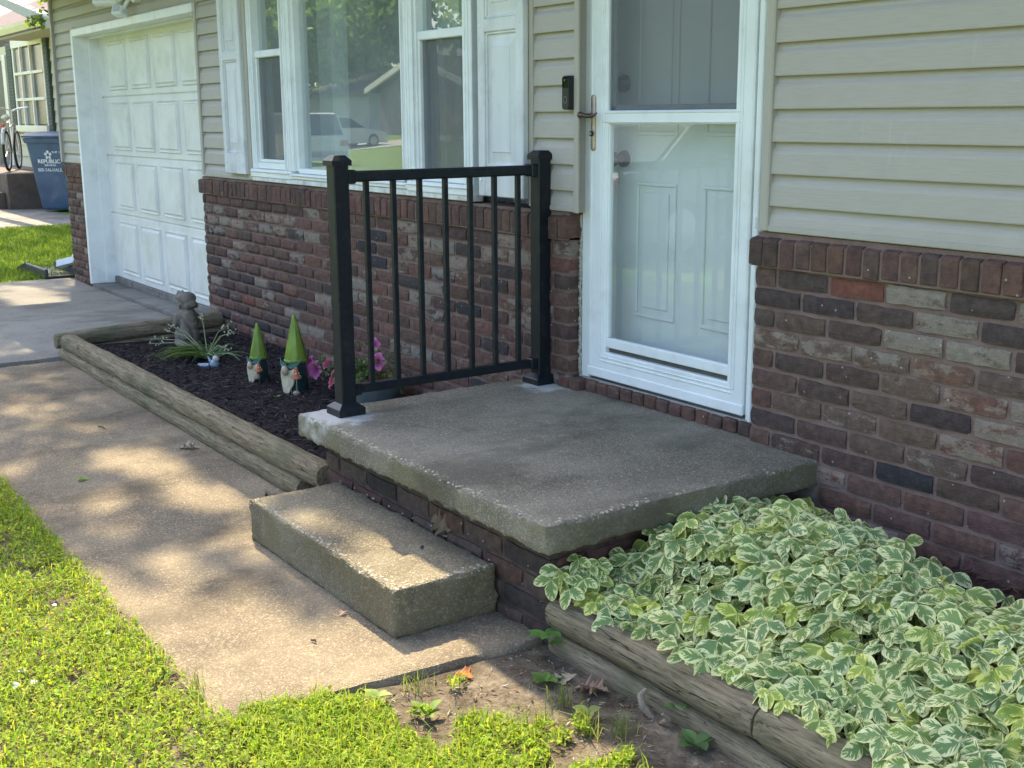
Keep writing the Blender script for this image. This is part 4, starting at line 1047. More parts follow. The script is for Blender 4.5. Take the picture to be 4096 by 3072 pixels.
# broad leaved weeds and grass tufts
def weed(name, x, y, z, n, L, wd, rng, col, lab, cat='weed', up=.5, group='weeds on the soil', stem=0.0):
    V, F, C = [], [], []; b = 0
    for i in range(n):
        a = 2*math.pi*i/n*1.02 + rng.uniform(-.4, .4); l = L*rng.uniform(.7, 1.2); t = up*rng.uniform(.6, 1.4); w = l*wd
        d = Vector((math.cos(a), math.sin(a), 0)); s = Vector((-math.sin(a), math.cos(a), 0)); st = stem*rng.uniform(.5, 1.1)
        c = np.array(col)*rng.uniform(.75, 1.3); m = 6
        for k in range(m+1):
            v = k/m; ww = w*.5*math.sin(math.pi*(v**.8))**.9 + .0006
            r = l*v; h = st + l*(math.sin(t)*v - .55*v*v*math.sin(t)*.9)
            p = Vector((x, y, z)) + d*r*math.cos(t*.6) + Vector((0,0,h))
            V += [p - s*ww + Vector((0,0,ww*.35)), p, p + s*ww + Vector((0,0,ww*.35))]; C += [c, c*.85, c]
        for k in range(m):
            for q in (0, 1): F.append((b+3*k+q, b+3*k+3+q, b+3*k+4+q, b+3*k+1+q))
        b += 3*(m+1)
    o = link(name, np_mesh(name, np.array([tuple(p) for p in V]), np.array(F), M_LEAF, np.array(C))); 
    return tag(o, lab, cat, group)
rw = random.Random(17)
G1, G2, G3 = (.10,.19,.035), (.16,.26,.04), (.20,.30,.05)
W = [(.185,-1.14,6,.055,.5,G1,.6,.0,'low rosette weed beside the tan oak leaf'), (.67,-1.045,7,.055,.55,(.08,.16,.05),.5,.01,'large broad leaved plantain under the right timber'),
     (.41,-1.17,4,.04,.7,(.30,.36,.10),.5,.02,'yellowing weed on the soil below the timber'), (.56,-.99,6,.05,.55,(.12,.26,.07),.6,.06,'bright young weed growing up against the right timber'),
     (.055,-1.035,6,.07,.5,(.13,.27,.06),.3,.07,'toothed green weed at the left end of the right timbers'), (-.16,-.955,6,.035,.6,(.20,.24,.12),.6,.03,'small pale weed in the corner behind the step'),
     (.02,-1.56,7,.05,.5,(.24,.34,.08),.6,.01,'broad pale weed at the near corner of the walkway'), (.17,-1.50,7,.055,.4,(.17,.28,.04),.7,.01,'leafy sunlit weed on the bare soil patch'),
     (-.02,-1.84,8,.06,.45,(.22,.33,.06),.7,.0,'bright weed beside the last corner of the walkway'), (-.80,-2.03,7,.06,.35,(.16,.30,.03),.6,.0,'long leaved weed in the lawn at the walkway edge'),
     (-2.33,-1.665,5,.035,.45,(.18,.32,.03),.5,.0,'tiny green sprig in the middle of the shaded walkway'), (-2.93,-.53,5,.03,.5,(.16,.24,.08),.6,.0,'tiny green seedling in the mulch before the large gnome'),
     (.10,-.90,6,.085,.75,(.15,.27,.05),.5,.16,'green lobed weed at the front corner of the porch')]
for x, y, n, L, wd, c, up_, st, lab in W:
    z = walk_z(x) if (-4.8 < x < -.2 and -1.95 < y < -1.0) else (bed_z(x, y) if x < -1.5 else ground_z(x, y)+.003)
    weed('weed', x, y, z, n, L, wd, rw, c, lab, up=up_, stem=st)
for k, (x, y, lab) in enumerate(((.37,-1.27,'thin grass tuft at the edge of the sunlight'), (.30,-1.17,'dark fine grass tuft in the shade below the oak leaf'), (.52,-1.15,'sparse grass tuft on the soil near the bottom edge'), (.47,-1.21,'wispy grass clump between the tufts at the shade line'), (-.28,-1.93,'upright grass stalks at the walkway corner'), (.02,-1.45,'sunlit grass tuft at the end of the walkway'))):
    P = np.array([(x, y, ground_z(x, y))])+NP.normal(0, .018, (34, 3))*np.array([1,1,0])
    V, F, C = blade_scatter(P, .075, .0011, NP, [(.12,.18,.04), (.18,.26,.05), (.25,.29,.09)], .5)
    o = link('grass_tuft', np_mesh('grass_tuft', V, F, M_GRASS, C)); tag(o, lab, 'grass tuft', 'grass tufts on the soil')
# driftwood-like curl of bark by the timber
o = MB().tube([(.50,-1.03,.10),(.47,-1.04,.125),(.455,-1.035,.15),(.46,-1.02,.165)], [.006,.011,.010,.004], 8).tube([(.535,-1.035,.105),(.555,-1.03,.125),(.55,-1.045,.14)], [.005,.008,.004], 8).build('bark_curl', simple('grey_bark', (.24,.19,.14), .9, .2, .3, 60, .5, 120), smooth=True); tag(o, 'curled grey piece of bark on the soil against the right timber', 'bark')

# ------------------------------------------------------------------ variegated ground cover
def leaflet(mb_v, mb_f, mb_uv, M, L=1.0, wid=.74, droop=.35, foldz=.22, seed=0):
    r = random.Random(seed); n = 9; base = len(mb_v); rows = []
    for i in range(n+1):
        v = i/n; w = wid*.5*(math.sin(math.pi*min(1, v**.80))**.66)*(1-.10*v) if 0 < i < n else .012
        ser = 1 + (.045 if i % 2 else -.02)*(1 if 1 < i < n else 0)
        row = []
        for q in (-1, -.5, 0, .5, 1):
            lat = abs(q); y = q*w*(ser if lat == 1 else 1)
            x = v*L + (lat*.05 if i < n else 0)*(1 if i else -1.2)
            z = -droop*v*v*L + foldz*w*lat*(1.5-lat*.7) + .012*math.sin(v*19 + q*5)*(lat)
            row.append(len(mb_v)); mb_v.append(tuple(M @ Vector((x, y*L, z*1.0)))); mb_uv.append(((q+1)/2, v))
        rows.append(row)
    for i in range(n):
        for q in range(4): mb_f.append((rows[i][q], rows[i+1][q], rows[i+1][q+1], rows[i][q+1]))
def trifoliate(seed, L):
    r = random.Random(seed); V, Fq, UV = [], [], []
    S = Matrix.Diagonal((L, L, L, 1))
    for k, (ang, sc, off) in enumerate(((0, 1.0, .10), (math.radians(r.uniform(66, 92)), .9, .06), (-math.radians(r.uniform(66, 92)), .9, .06))):
        M = Matrix.Rotation(ang + r.uniform(-.12,.12), 4, 'Z') @ Matrix.Translation((off, 0, .02*(k > 0))) @ Matrix.Rotation(r.uniform(-.15,.25), 4, 'Y') @ Matrix.Rotation(r.uniform(-.3,.3), 4, 'X') @ Matrix.Diagonal((sc, sc, sc, 1))
        leaflet(V, Fq, UV, S @ M, 1.0, r.uniform(.60, .78), r.uniform(.1, .38), r.uniform(.02, .26), seed*7+k)
    nst = len(V)
    return V, Fq, UV
def tri_mesh(V, Fq, UV, name, rnd=None):
    me = bpy.data.meshes.new(name); me.from_pydata(V, [], Fq); uvl = me.uv_layers.new(name='UVMap')
    li = np.zeros(len(me.loops), dtype=np.int32); me.loops.foreach_get('vertex_index', li)
    uvl.data.foreach_set('uv', np.array(UV)[li].astype(np.float32).ravel())
    at = me.attributes.new('rnd', 'FLOAT', 'POINT'); at.data.foreach_set('value', (np.zeros(len(V)) if rnd is None else np.array(rnd)).astype(np.float32))
    me.polygons.foreach_set('use_smooth', [True]*len(me.polygons)); me.materials.append(M_VAR); return me
TRI = [trifoliate(s, 1.0) for s in range(12)]
TRM = [tri_mesh(*t, 'leaf') for t in TRI]
cover = thing('ground_cover', (.9, -.5, .25), 'dense variegated green and cream leaved ground cover in the bed right of the porch', 'ground cover')
def cov_h(x, y):
    t = max(0, min(1, (y+.98)/.45)); t = t*t*(3-2*t)
    h = .268 + .165*t
    if y > -.42: h += -.05*max(0, (y+.42)/.3)
    return h + .022*mnoise.noise(Vector((x*5, y*5, 2)))
def in_cover(x, y, grow=0.0):
    yb = -.06 if x < .40 else -.06 - .36*min(1, (x-.40)/.3)
    return x > .07-grow and y < yb+grow
rv = random.Random(44)
cand = []
tries = 0
while len(cand) < 820 and tries < 60000:
    tries += 1
    x, y = rv.uniform(.06, 1.8), rv.uniform(-.965, -.08)
    if not in_cover(x, y): continue
    if all((x-c[0])**2 + (y-c[1])**2 > (.0285)**2 for c in cand): cand.append((x, y))
def vis_score(x, y): return (x-2.595)**2 + (y+2.904)**2 + (100 if (x > 1.35 and y > -.2) or x > 1.7 else 0)
cand.sort(key=lambda c: vis_score(*c))
def leaf_rot(x, y):
    front = max(0, min(1, (-.78-y)/.25))
    tilt = rv.gauss(.55, .26) + .45*front
    az = rv.gauss(-math.pi/2 + .35, 1.0*(1-.5*front))
    roll = rv.gauss(0, .25)
    return (Matrix.Rotation(az, 3, 'Z') @ Matrix.Rotation(tilt, 3, 'Y') @ Matrix.Rotation(roll, 3, 'X')).to_euler()
SV, SF, SU, SR, STV, STF, STC = [], [], [], [], [], [], []
def mass_leaf(x, y, z, e, L, k, r):
    V, Fq, UV = TRI[k]; b = len(SV); M = Matrix.Translation((x, y, z)) @ e.to_matrix().to_4x4()
    SV.extend([tuple(M @ (Vector(v)*L)) for v in V]); SF.extend([tuple(i+b for i in f) for f in Fq]); SU.extend(UV); SR.extend([r]*len(V))
stems = MB()
for i, (x, y) in enumerate(cand):
    z = cov_h(x, y) + rv.uniform(-.012, .028); L = .060*rv.choice([.6,.8,.95,1,1.1,1.3]); e = leaf_rot(x, y); k = rv.randrange(12)
    off = e.to_matrix() @ Vector((-.3*L, 0, 0))
    if i < 300:
        link('leaf', TRM[k], cover, (x+off.x, y+off.y, z), e, (L, L, L))
    else: mass_leaf(x+off.x, y+off.y, z, e, L, k, rv.random())
    stems.tube([(x+off.x, y+off.y, z-.002), (x+off.x*.5+rv.uniform(-.02,.02), y+.02, z-.08), (x+rv.uniform(-.03,.03), y+rv.uniform(0,.06), max(.2, z-.2))], [.0012,.0014,.0016], 4, False)
for i in range(700):   # understorey
    x, y = rv.uniform(.06, 1.8), rv.uniform(-.93, -.08)
    if not in_cover(x, y, .01): continue
    mass_leaf(x, y, cov_h(x, y)-rv.uniform(.045, .13), leaf_rot(x, y), .055*rv.uniform(.7, 1.15), rv.randrange(12), rv.random())
for i in range(26):   # leaves spilling round the brick corner and over the timber end
    x, y = rv.uniform(.02, .12), rv.uniform(-1.0, -.88); mass_leaf(x, y, .30+.06*rv.random()+.25*(y+1.0), leaf_rot(x, y), .055*rv.uniform(.8,1.1), rv.randrange(12), rv.random())
# taller shoots by the porch and the wall
for (x, y, z) in ((.80,-.30,.40), (.93,-.34,.37), (.66,-.28,.44), (.355,-.40,.515), (.33,-.43,.475), (.07+.1,-.62,.455), (.50,-.24,.44), (.60,-.20,.43), (.72,-.14,.36), (.69,-.21,.405), (.90,-.17,.355), (.29,-.55,.46), (.21,-.70,.425)):
    mass_leaf(x, y, z, leaf_rot(x, y), .060, rv.randrange(12), rv.random()); stems.tube([(x, y, z), (x-.01, y, z-.1), (x-.02, y+.02, .24)], .0013, 4, False)
o = link('foliage', tri_mesh(SV, SF, SU, 'foliage', SR), cover); o['kind'] = 'stuff'
stems.build('stems', simple('leaf_stalk', (.17,.24,.12), .7, .3), cover)['kind'] = 'stuff'

# ------------------------------------------------------------------ gnomes, statue, pot, plants
M_HAT = simple('hat_green', (.17,.25,.035), .45, .4, .3, 25, stretch=(1,1,.3), dirt=(.08,.11,.03), dscale=18, damt=.4); M_GBODY = simple('gnome_teal', (.013,.045,.045), .35, .5, .25, 30, coat=.2); M_NOSE = simple('gnome_nose', (.42,.33,.23), .35, .5, .15, 40)
M_BEARD = simple('gnome_beard', (.56,.49,.33), .7, .3, .18, 60, .3, 120, stretch=(1,1,.3)); M_CAPM = simple('toadstool_red', (.42,.12,.045), .4, .5, .2, 60); M_DOT = simple('toadstool_spot', (.72,.70,.62), .5, .4); M_ROD = simple('metal_rod', (.45,.48,.48), .4, .5, metal=.5)
M_COLLAR = simple('leaf_collar', (.022,.10,.085), .5, .4, .25, 40)
def gnome(x, y, z, s, lab, rot=0.0, second=True):
    g = thing('garden_gnome', (x, y, z), lab, 'garden gnome', 'garden gnomes in the mulch bed')
    T = Matrix.Translation((x, y, z)) @ Matrix.Rotation(rot, 4, 'Z') @ Matrix.Diagonal((s*.88, s*.88, s, 1))
    def put(mb, name, m, par=g, sm=True): return mb.xform(T).build(name, m, par, smooth=sm)
    b = MB(); n = 32; prof = [(.062, -.03), (.066, .0), (.066, .06), (.062, .12), (.058, .165)]
    for r, h in prof:
        for k in range(n):
            a = 2*math.pi*k/n; rr = r*(1+.03*(k % 2)); b.v.append((rr*math.cos(a), rr*math.sin(a), h))
    for i in range(len(prof)-1):
        for k in range(n): b.f.append((i*n+k, i*n+(k+1) % n, (i+1)*n+(k+1) % n, (i+1)*n+k))
    b.f.append(tuple((len(prof)-1)*n+k for k in range(n))); put(b, 'body', M_GBODY)
    h = MB(); n = 36; prof = [(.060,.160),(.067,.163),(.069,.172),(.064,.178),(.065,.185),(.041,.280),(.0235,.350),(.0125,.386),(.0115,.394),(.006,.400)]
    for q, (r, hh) in enumerate(prof):
        for k in range(n):
            a = 2*math.pi*k/n; rr = r*((1+.05*(1 if k % 4 == 0 else -.2)) if q > 3 and q < 8 else 1); h.v.append((rr*math.cos(a), rr*math.sin(a), hh))
    for i in range(len(prof)-1):
        for k in range(n): h.f.append((i*n+k, i*n+(k+1) % n, (i+1)*n+(k+1) % n, (i+1)*n+k))
    h.f.append(tuple((len(prof)-1)*n+k for k in range(n))); hat = put(h, 'hat', M_HAT)
    F_ = Vector((0, -1, 0))   # face looks to -y
    put(MB().sphere((0, -.098, .128), .0225, 16, 10, (1, .9, 1.12)), 'nose', M_NOSE)
    bd = MB(); pts_ = [(-.046,.118),(-.02,.128),(.03,.128),(.052,.140),(.060,.10),(.045,.055),(.020,.022),(.004,-.004),(-.010,.010),(-.016,-.018),(-.026,.004),(-.036,.04),(-.044,.08)]
    m = len(pts_)
    for dy in (0, -.010): bd.v += [(px, -.074+.10*abs(px)**1.0*(.5)+dy-.006*(1-abs(px)/.06), pz) for px, pz in pts_]
    bd.f = [tuple(range(m))[::-1], tuple(range(m, 2*m))] + [(i, (i+1) % m, m+(i+1) % m, m+i) for i in range(m)]
    put(bd, 'beard', M_BEARD, sm=False)
    cl = MB()
    for sgn in (-1, 1):
        p = [(0, -.072, .150), (sgn*.03, -.080, .138), (sgn*.062, -.060, .150), (sgn*.085, -.035, .185), (sgn*.060, -.055, .170), (sgn*.025, -.070, .166)]
        q = [(a, b-.004, c) for a, b, c in p]; cl.add(p+q, [(0,1,2,3,4,5), (11,10,9,8,7,6)] + [(i, (i+1) % 6, 6+(i+1) % 6, 6+i) for i in range(6)])
    put(cl, 'leaf_collar', M_COLLAR, sm=False)
    mx, my = .066, -.075
    put(MB().tube([(mx, my, -.03), (mx, my, .12)], .0022, 6), 'rod', M_ROD)
    cap = put(MB().lathe([(.003,.150),(.010,.146),(.013,.13),(.018,.112),(.030,.098),(.032,.092),(.012,.094)], (mx, my, 0), 18), 'toadstool_cap', M_CAPM)
    dt = MB(); rg_ = random.Random(3)
    for i in range(14):
        a = rg_.uniform(0, 6.28); tt = rg_.random(); r = .0125+.017*tt; hh = .135-.034*tt; dt.sphere((mx+r*math.cos(a), my+r*math.sin(a), hh), .0028, 6, 4)
    put(dt, 'cap_spots', M_DOT, cap)
    if second:
        put(MB().tube([(mx-.045, my+.004, -.03), (mx-.045, my+.004, .05)], .0022, 6), 'rod', M_ROD)
        put(MB().lathe([(.002,.030),(.016,.026),(.022,.018),(.020,.006),(.006,.002)], (mx+.006, my-.012, .0), 14), 'toadstool_cap', simple('toadstool_tan', (.36,.27,.18), .6, .3))
    else:
        put(MB().lathe([(.004,.075),(.022,.066),(.026,.054),(.022,.042),(.006,.036)], (mx-.008, my-.012, .0), 16), 'toadstool_cap', simple('toadstool_tan', (.40,.29,.20), .6, .3))
    return g
gnome(-3.02, -.38, .212, 1.0, 'taller garden gnome with a pointed green ribbed hat, its nose over a cream beard', .42)
gnome(-3.385, -.43, .208, .80, 'shorter garden gnome with a pointed green hat, beside the taller one in the mulch', .42, False)

def statue():
    st = thing('garden_statue', (-4.63, -.37, .21), 'weathered grey stone figure of a child in a cap in the mulch bed', 'statue')
    mb = MB(); r = random.Random(2); B = Vector((-4.63, -.37, .20)); S = .36/.34
    def s(x, y, z, rr, sc=(1,1,1)): mb.sphere((x, y, z), rr, 14, 10, sc)
    # faces toward -x,-y ; seated figure, knees forward
    s(0,0,.02,.075,(1.1,1,.5)); s(0,0,.075,.068,(1.05,.95,1)); s(.005,0,.13,.060,(1,.95,1.05)); s(.008,0,.175,.052,(1,1,1)); s(.008,.0,.205,.04,(1.15,1.2,.8))
    s(-.045,-.02,.07,.035,(1,1,1.5)); s(-.04,.035,.07,.033,(1,1,1.5)); s(-.06,-.015,.025,.03,(1.3,1,.9)); s(-.055,.04,.025,.03,(1.3,1,.9))
    mb.tube([(.0,-.05,.195), (-.02,-.068,.155), (-.05,-.04,.125), (-.058,-.01,.118)], [.024,.022,.019,.018], 10).tube([(.01,.05,.195), (-.005,.07,.15), (-.04,.045,.115), (-.055,.015,.112)], [.024,.022,.019,.018], 10)
    mb.tube([(.01,-.045,.17), (.035,-.05,.12), (.05,-.045,.06)], [.02,.026,.03], 8)
    s(-.006,0,.262,.046,(1.05,.95,1.12)); s(-.048,0,.252,.014,(1,1,.9)); s(-.04,0,.232,.02,(1,1.2,.7)); s(-.002,.046,.258,.012); s(-.002,-.046,.258,.012)
    s(.008,0,.292,.050,(1.12,1.05,.78)); mb.tube([(-.035,0,.292), (-.066,0,.297), (-.082,0,.305)], [.030,.024,.012], 10); s(.05,0,.262,.022,(1,1.3,1.2)); s(.042,.03,.25,.018); s(.042,-.03,.25,.018); s(-.062,0,.322,.012); s(-.04,.01,.328,.009)
    T = Matrix.Translation(B) @ Matrix.Rotation(.35, 4, 'Z') @ Matrix.Scale(S, 4)
    mb.xform(T)
    o = mb.build('stone_figure', simple('weathered_stone', (.20,.172,.14), .95, .15, .35, 35, .7, 130, dirt=(.05,.05,.04), dscale=14, damt=.7), st, smooth=True)
    md = o.modifiers.new('merge', 'REMESH'); md.mode = 'VOXEL'; md.voxel_size = .0055; md.use_smooth_shade = True
    sm = o.modifiers.new('soften', 'SMOOTH'); sm.factor = .5; sm.iterations = 2
    return st
statue()

M_STALK = simple('stalk_green', (.22,.26,.13), .7, .3, .2, 60)
def candytuft():
    p = thing('spiky_plant', (-4.1, -.46, .225), 'drooping grassy green plant with thin seed stalks in front of the stone figure', 'plant')
    rg = np.random.default_rng(4); V, F, C = [], [], []; b = 0; c0 = Vector((-4.10, -.45, .225)); dL = Vector((-.60, -.62, 0)).normalized()
    for i in range(190):
        a = rg.normal(math.atan2(-.45, -.75), .7) if i < 165 else rg.uniform(0, 6.28); L = rg.uniform(.12, .30) if i < 165 else rg.uniform(.1, .2); d = Vector((math.cos(a), math.sin(a), 0)); s = Vector((-d.y, d.x, 0))
        hh = rg.uniform(.3, .75); w = rg.uniform(.004, .0085); col = np.array([(.17,.27,.12), (.22,.31,.15), (.14,.22,.10)][i % 3])*rg.uniform(.8, 1.25)
        o = c0 + Vector((rg.normal(0,.03), rg.normal(0,.03), 0))
        for k in range(6):
            v = k/5; q = o + d*L*v + Vector((0, 0, L*(hh*v*1.1 - hh*1.05*v*v))) + Vector((0,0,.01)); ww = w*(1-.8*v)
            V += [q - s*ww, q + s*ww + Vector((0,0,ww))]; C += [col, col]
        for k in range(5): F.append((b+2*k, b+2*k+2, b+2*k+3, b+2*k+1))
        b += 12
    o = link('foliage', np_mesh('foliage', np.array([tuple(v) for v in V]), np.array(F), M_LEAF, np.array(C)), p)
    st, pods = MB(), MB()
    for tip in ((-4.30,-.40,.46), (-4.57,-.52,.37), (-4.55,-.55,.34), (-4.05,-.33,.42), (-3.98,-.35,.44), (-3.80,-.40,.42), (-3.74,-.45,.33), (-4.62,-.60,.28), (-4.58,-.64,.26), (-4.02,-.30,.38)):
        tip = Vector(tip); m = c0.lerp(tip, .5) + Vector((0,0,.05)); st.tube([c0+Vector((0,0,.02)), m, tip], [.003,.0026,.0018], 5)
        for k in range(6):
            t = R.uniform(.5, 1); q = m.lerp(tip, t)+Vector((R.uniform(-.015,.015), R.uniform(-.015,.015), R.uniform(-.01,.015))); pods.sphere(q, .0048, 6, 4)
    st.build('seed_stalk', M_STALK, p, smooth=True); pods.build('seed_pod', simple('seed_pod', (.48,.45,.32), .7, .3), p, smooth=True)
candytuft()
fg = thing('figurine', (-3.86, -.50, .22), 'tiny pale blue gnome figurine half hidden under the drooping plant', 'figurine')
MB().sphere((-3.86,-.50,.236), .026, 10, 8, (1,1,1.1)).tube([(-3.885,-.52,.225), (-3.93,-.55,.222), (-3.955,-.56,.224)], [.014,.012,.008], 8).tube([(-3.88,-.515,.25), (-3.895,-.525,.28)], [.009,.003], 8).build('figure_body', simple('powder_blue', (.27,.35,.43), .6, .4, .2, 60), fg, smooth=True)
MB().sphere((-3.845,-.495,.268), .019, 10, 8).build('figure_head', simple('figure_face', (.50,.46,.45), .6, .4, .2, 60), fg, smooth=True)

pot = thing('flower_tub', (-2.52, -.22, .2), 'shallow grey blue tub with a brown rim holding the pink petunias behind the railing', 'flower pot')
PC = (-2.53, -.215, .27)
MB().lathe([(.135,-.07),(.150,-.03),(.165,.035),(.172,.072),(.169,.074),(.16,.040),(.02,.036)], PC, 40).build('tub_body', simple('zinc_tub', (.15,.175,.18), .4, .5, .25, 14, metal=.2), pot, smooth=True)
MB().lathe([(.172,.070),(.178,.074),(.178,.083),(.170,.086),(.166,.074)], PC, 40).build('tub_rim', simple('rusty_rim', (.17,.085,.05), .6, .4, .25, 30), pot, smooth=True)
MB().lathe([(.160,.056),(.08,.062),(.01,.064)], PC, 30).build('potting_soil', M_MULCHBASE, pot, smooth=True)
pet = thing('petunia', (-2.55, -.2, .3), 'pink flowering petunia trailing from the tub behind the black railing', 'plant')
def flower_mesh():
    V, F, C = [], [], []; n = 40; rings = [(.0035,-.045,0),(.006,-.025,0),(.010,-.008,.1),(.020,.0,.3),(.031,.004,.7),(.040,.002,1)]
    for q, (r, h, t) in enumerate(rings):
        for k in range(n):
            a = 2*math.pi*k/n; lobe = 1 + (.13*math.cos(5*a) + .03*math.cos(10*a+1))*t; ruff = .004*math.sin(5*a*2+q)*t
            V.append((r*lobe*math.cos(a), r*lobe*math.sin(a), h+ruff)); dk = 1 - t
            rib = .12*math.cos(5*a)*t
            c = np.array((.72,.24,.52))*(t) + np.array((.35,.06,.22))*dk; C.append(np.clip(c*(1+rib), 0, 1))
    for i in range(len(rings)-1):
        for k in range(n): F.append((i*n+k, i*n+(k+1) % n, (i+1)*n+(k+1) % n, (i+1)*n+k))
    return np_mesh('flower', np.array(V), np.array(F), attr_leaf('petunia_petal', .35, .6), np.array(C), smooth=True)
FM = flower_mesh()
pst, V0, F0, C0, bb = MB(), [], [], [], 0
FL = [((-3.03,-.30,.352), (.2,-.9,.25), 1.0), ((-2.965,-.30,.330), (.35,-.9,.15), 1.15), ((-2.817,-.30,.388), (-.8,-.3,.4), .8), ((-2.660,-.35,.340), (-.6,-.6,.2), 1.15), ((-2.600,-.15,.500), (.8,-.3,.3), .8), ((-2.475,-.20,.440), (.75,-.65,.25), 1.05), ((-2.625,-.2,.385), (-.7,-.6,.1), .8)]
for p, d, s in FL:
    q = Vector(d).to_track_quat('Z', 'Y'); link('flower', FM, pet, p, q.to_euler(), (s,s,s))
    b0 = Vector((-2.55+R.uniform(-.08,.05), -.22+R.uniform(-.05,.05), .335)); t = Vector(p) - Vector(d).normalized()*.045*s
    pst.tube([b0, b0.lerp(t, .55)+Vector((0,0,.05)), t], [.0026,.0022,.0016], 5)
pst.build('flower_stem', M_STALK, pet, smooth=True)
rg = np.random.default_rng(8)
Pp = []
for i in range(420):
    p, d, s = FL[rg.integers(0, len(FL))]; t = rg.uniform(0, .95); b0 = np.array((-2.57, -.22, .345)); Pp.append(b0*(1-t)+np.array(p)*t + rg.normal(0, .022, 3) + np.array((0,0,.02)))
for i in range(260): Pp.append(np.array((-2.56+rg.normal(0,.08), -.22+rg.normal(0,.07), .345+abs(rg.normal(0,.03)))))
for i in range(90): Pp.append(np.array((-2.42+rg.normal(0,.05), -.14+rg.normal(0,.05), .42+rg.normal(0,.05))))
V, F, C = leaf_scatter(np.array(Pp), .030, rg, [(.11,.17,.06), (.15,.21,.08), (.09,.14,.05)], .6, .2, aspect=.45)
o = link('foliage', np_mesh('foliage', V, F, M_LEAF, C), pet)
# ------------------------------------------------------------------ beyond the driveway: splash block, bin, neighbouring house
sp = thing('splash_block', (-9.05, -.1, .19), 'dark splash block on the grass under the downspout end', 'splash block')
mb = MB(); T = Matrix.Translation((-9.05, -.10, .195)) @ Matrix.Rotation(math.pi+.02, 4, 'Z')
mb.bbox(-.40, .40, -.13, .13, 0, .02, .005).bbox(-.40, .28, -.15, -.12, 0, .085, .008).bbox(-.40, .28, .12, .15, 0, .085, .008)
for s in (-1, 1): mb.add([(.28, s*.12, 0), (.28, s*.15, 0), (.42, s*.20, 0), (.42, s*.17, 0), (.28, s*.12, .085), (.28, s*.15, .085), (.42, s*.20, .025), (.42, s*.17, .025)], [(0,1,2,3),(4,5,6,7),(0,1,5,4),(1,2,6,5),(2,3,7,6),(3,0,4,7)])
mb.xform(T).build('trough', simple('dark_plastic', (.05,.05,.052), .6, .4, .25, 12), sp)
ds = thing('downspout', (-8.76, .05, .3), 'white downspout elbow ending above the dark splash block', 'downspout')
MB().tube([(-8.74,.10,2.7), (-8.74,.10,.42), (-8.78,.06,.33), (-8.95,-.04,.285)], [.045]*4, 4).build('spout_pipe', M_WHITE, ds)

bn = thing('recycling_bin', (-17.05, 2.0, .2), 'blue wheeled refuse bin with white lettering beside the neighbouring porch', 'wheeled bin')
BA = math.radians(40)
T = Matrix.Translation((-17.19, 2.22, .2)) @ Matrix.Rotation(BA, 4, 'Z') @ Matrix.Scale(1.12, 4)
b = MB(); w0, w1, d0, d1, h = .25, .35, .27, .40, 1.0
def ringb(t, z, e=0): 
    w = w0+(w1-w0)*t+e; d = d0+(d1-d0)*t+e; r = .05
    return [(-w+r,-d,z),(w-r,-d,z),(w,-d+r,z),(w,d-r,z),(w-r,d,z),(-w+r,d,z),(-w,d-r,z),(-w,-d+r,z)]
rs = [ringb(0,.02,-.02), ringb(.02,.05), ringb(.9,.93), ringb(.9,.935,.02), ringb(1,1.0,.025), ringb(1,1.005,.0)]
for rr in rs: b.v += rr
for l in range(5): b.f += [(8*l+i, 8*l+(i+1) % 8, 8*l+8+(i+1) % 8, 8*l+8+i) for i in range(8)]
b.f += [tuple(reversed(range(8))), tuple(40+i for i in range(8))]
M_BIN = simple('bin_blue', (.042,.088,.165), .45, .45, .18, 5, dirt=(.14,.18,.24), dscale=3, damt=.5)
b.xform(T).build('bin_body', M_BIN, bn)
l = MB(); lr = [ringb(1,1.01,.035), ringb(1,1.035,.035), ringb(.92,1.075,-.02), ringb(.6,1.09,-.1)]
for rr in lr: l.v += rr
for q in range(3): l.f += [(8*q+i, 8*q+(i+1) % 8, 8*q+8+(i+1) % 8, 8*q+8+i) for i in range(8)]
l.f += [tuple(reversed(range(8))), tuple(24+i for i in range(8))]
l.xform(T).build('bin_lid', M_BIN, bn)
MB().tube([(-.30,.44,.98), (-.30,.49,1.0), (.30,.49,1.0), (.30,.44,.98)], .018, 8).xform(T).build('bin_handle', M_BIN, bn, smooth=True)
for s in (-1, 1):
    wh = MB().lathe([(.05,-.025),(.13,-.025),(.14,-.015),(.14,.015),(.13,.025),(.05,.025)], (s*.31, .30, .14), 24, 'x').xform(T).build('bin_wheel', simple('tyre_black', (.02,.02,.022), .8, .3), bn, smooth=True)
M_PRINT = simple('white_print', (.62,.66,.70), .6, .3)
def text_mesh(body, size, loc, rot, name, parent, m, sx=1.0, bold=0.0):
    cu = bpy.data.curves.new(name, 'FONT'); cu.body = body; cu.size = size; cu.align_x = 'CENTER'; cu.offset = bold; cu.extrude = .0008
    to = bpy.data.objects.new(name+'_tmp', cu); COL.objects.link(to)
    dg = bpy.context.evaluated_depsgraph_get(); me = bpy.data.meshes.new_from_object(to.evaluated_get(dg)); bpy.data.objects.remove(to)
    me.name = name; me.materials.clear(); me.materials.append(m)
    o = bpy.data.objects.new(name, me); COL.objects.link(o); o.matrix_world = T @ Matrix.Translation(loc) @ Euler(rot).to_matrix().to_4x4() @ Matrix.Diagonal((sx,1,1,1))
    o.parent = parent; o.matrix_parent_inverse = Matrix.Translation(parent.location).inverted()
    return o
sl_ = math.atan2(d1-d0, 1.0)
def fy(z): return -(d0+(d1-d0)*min(1, z)) - .004
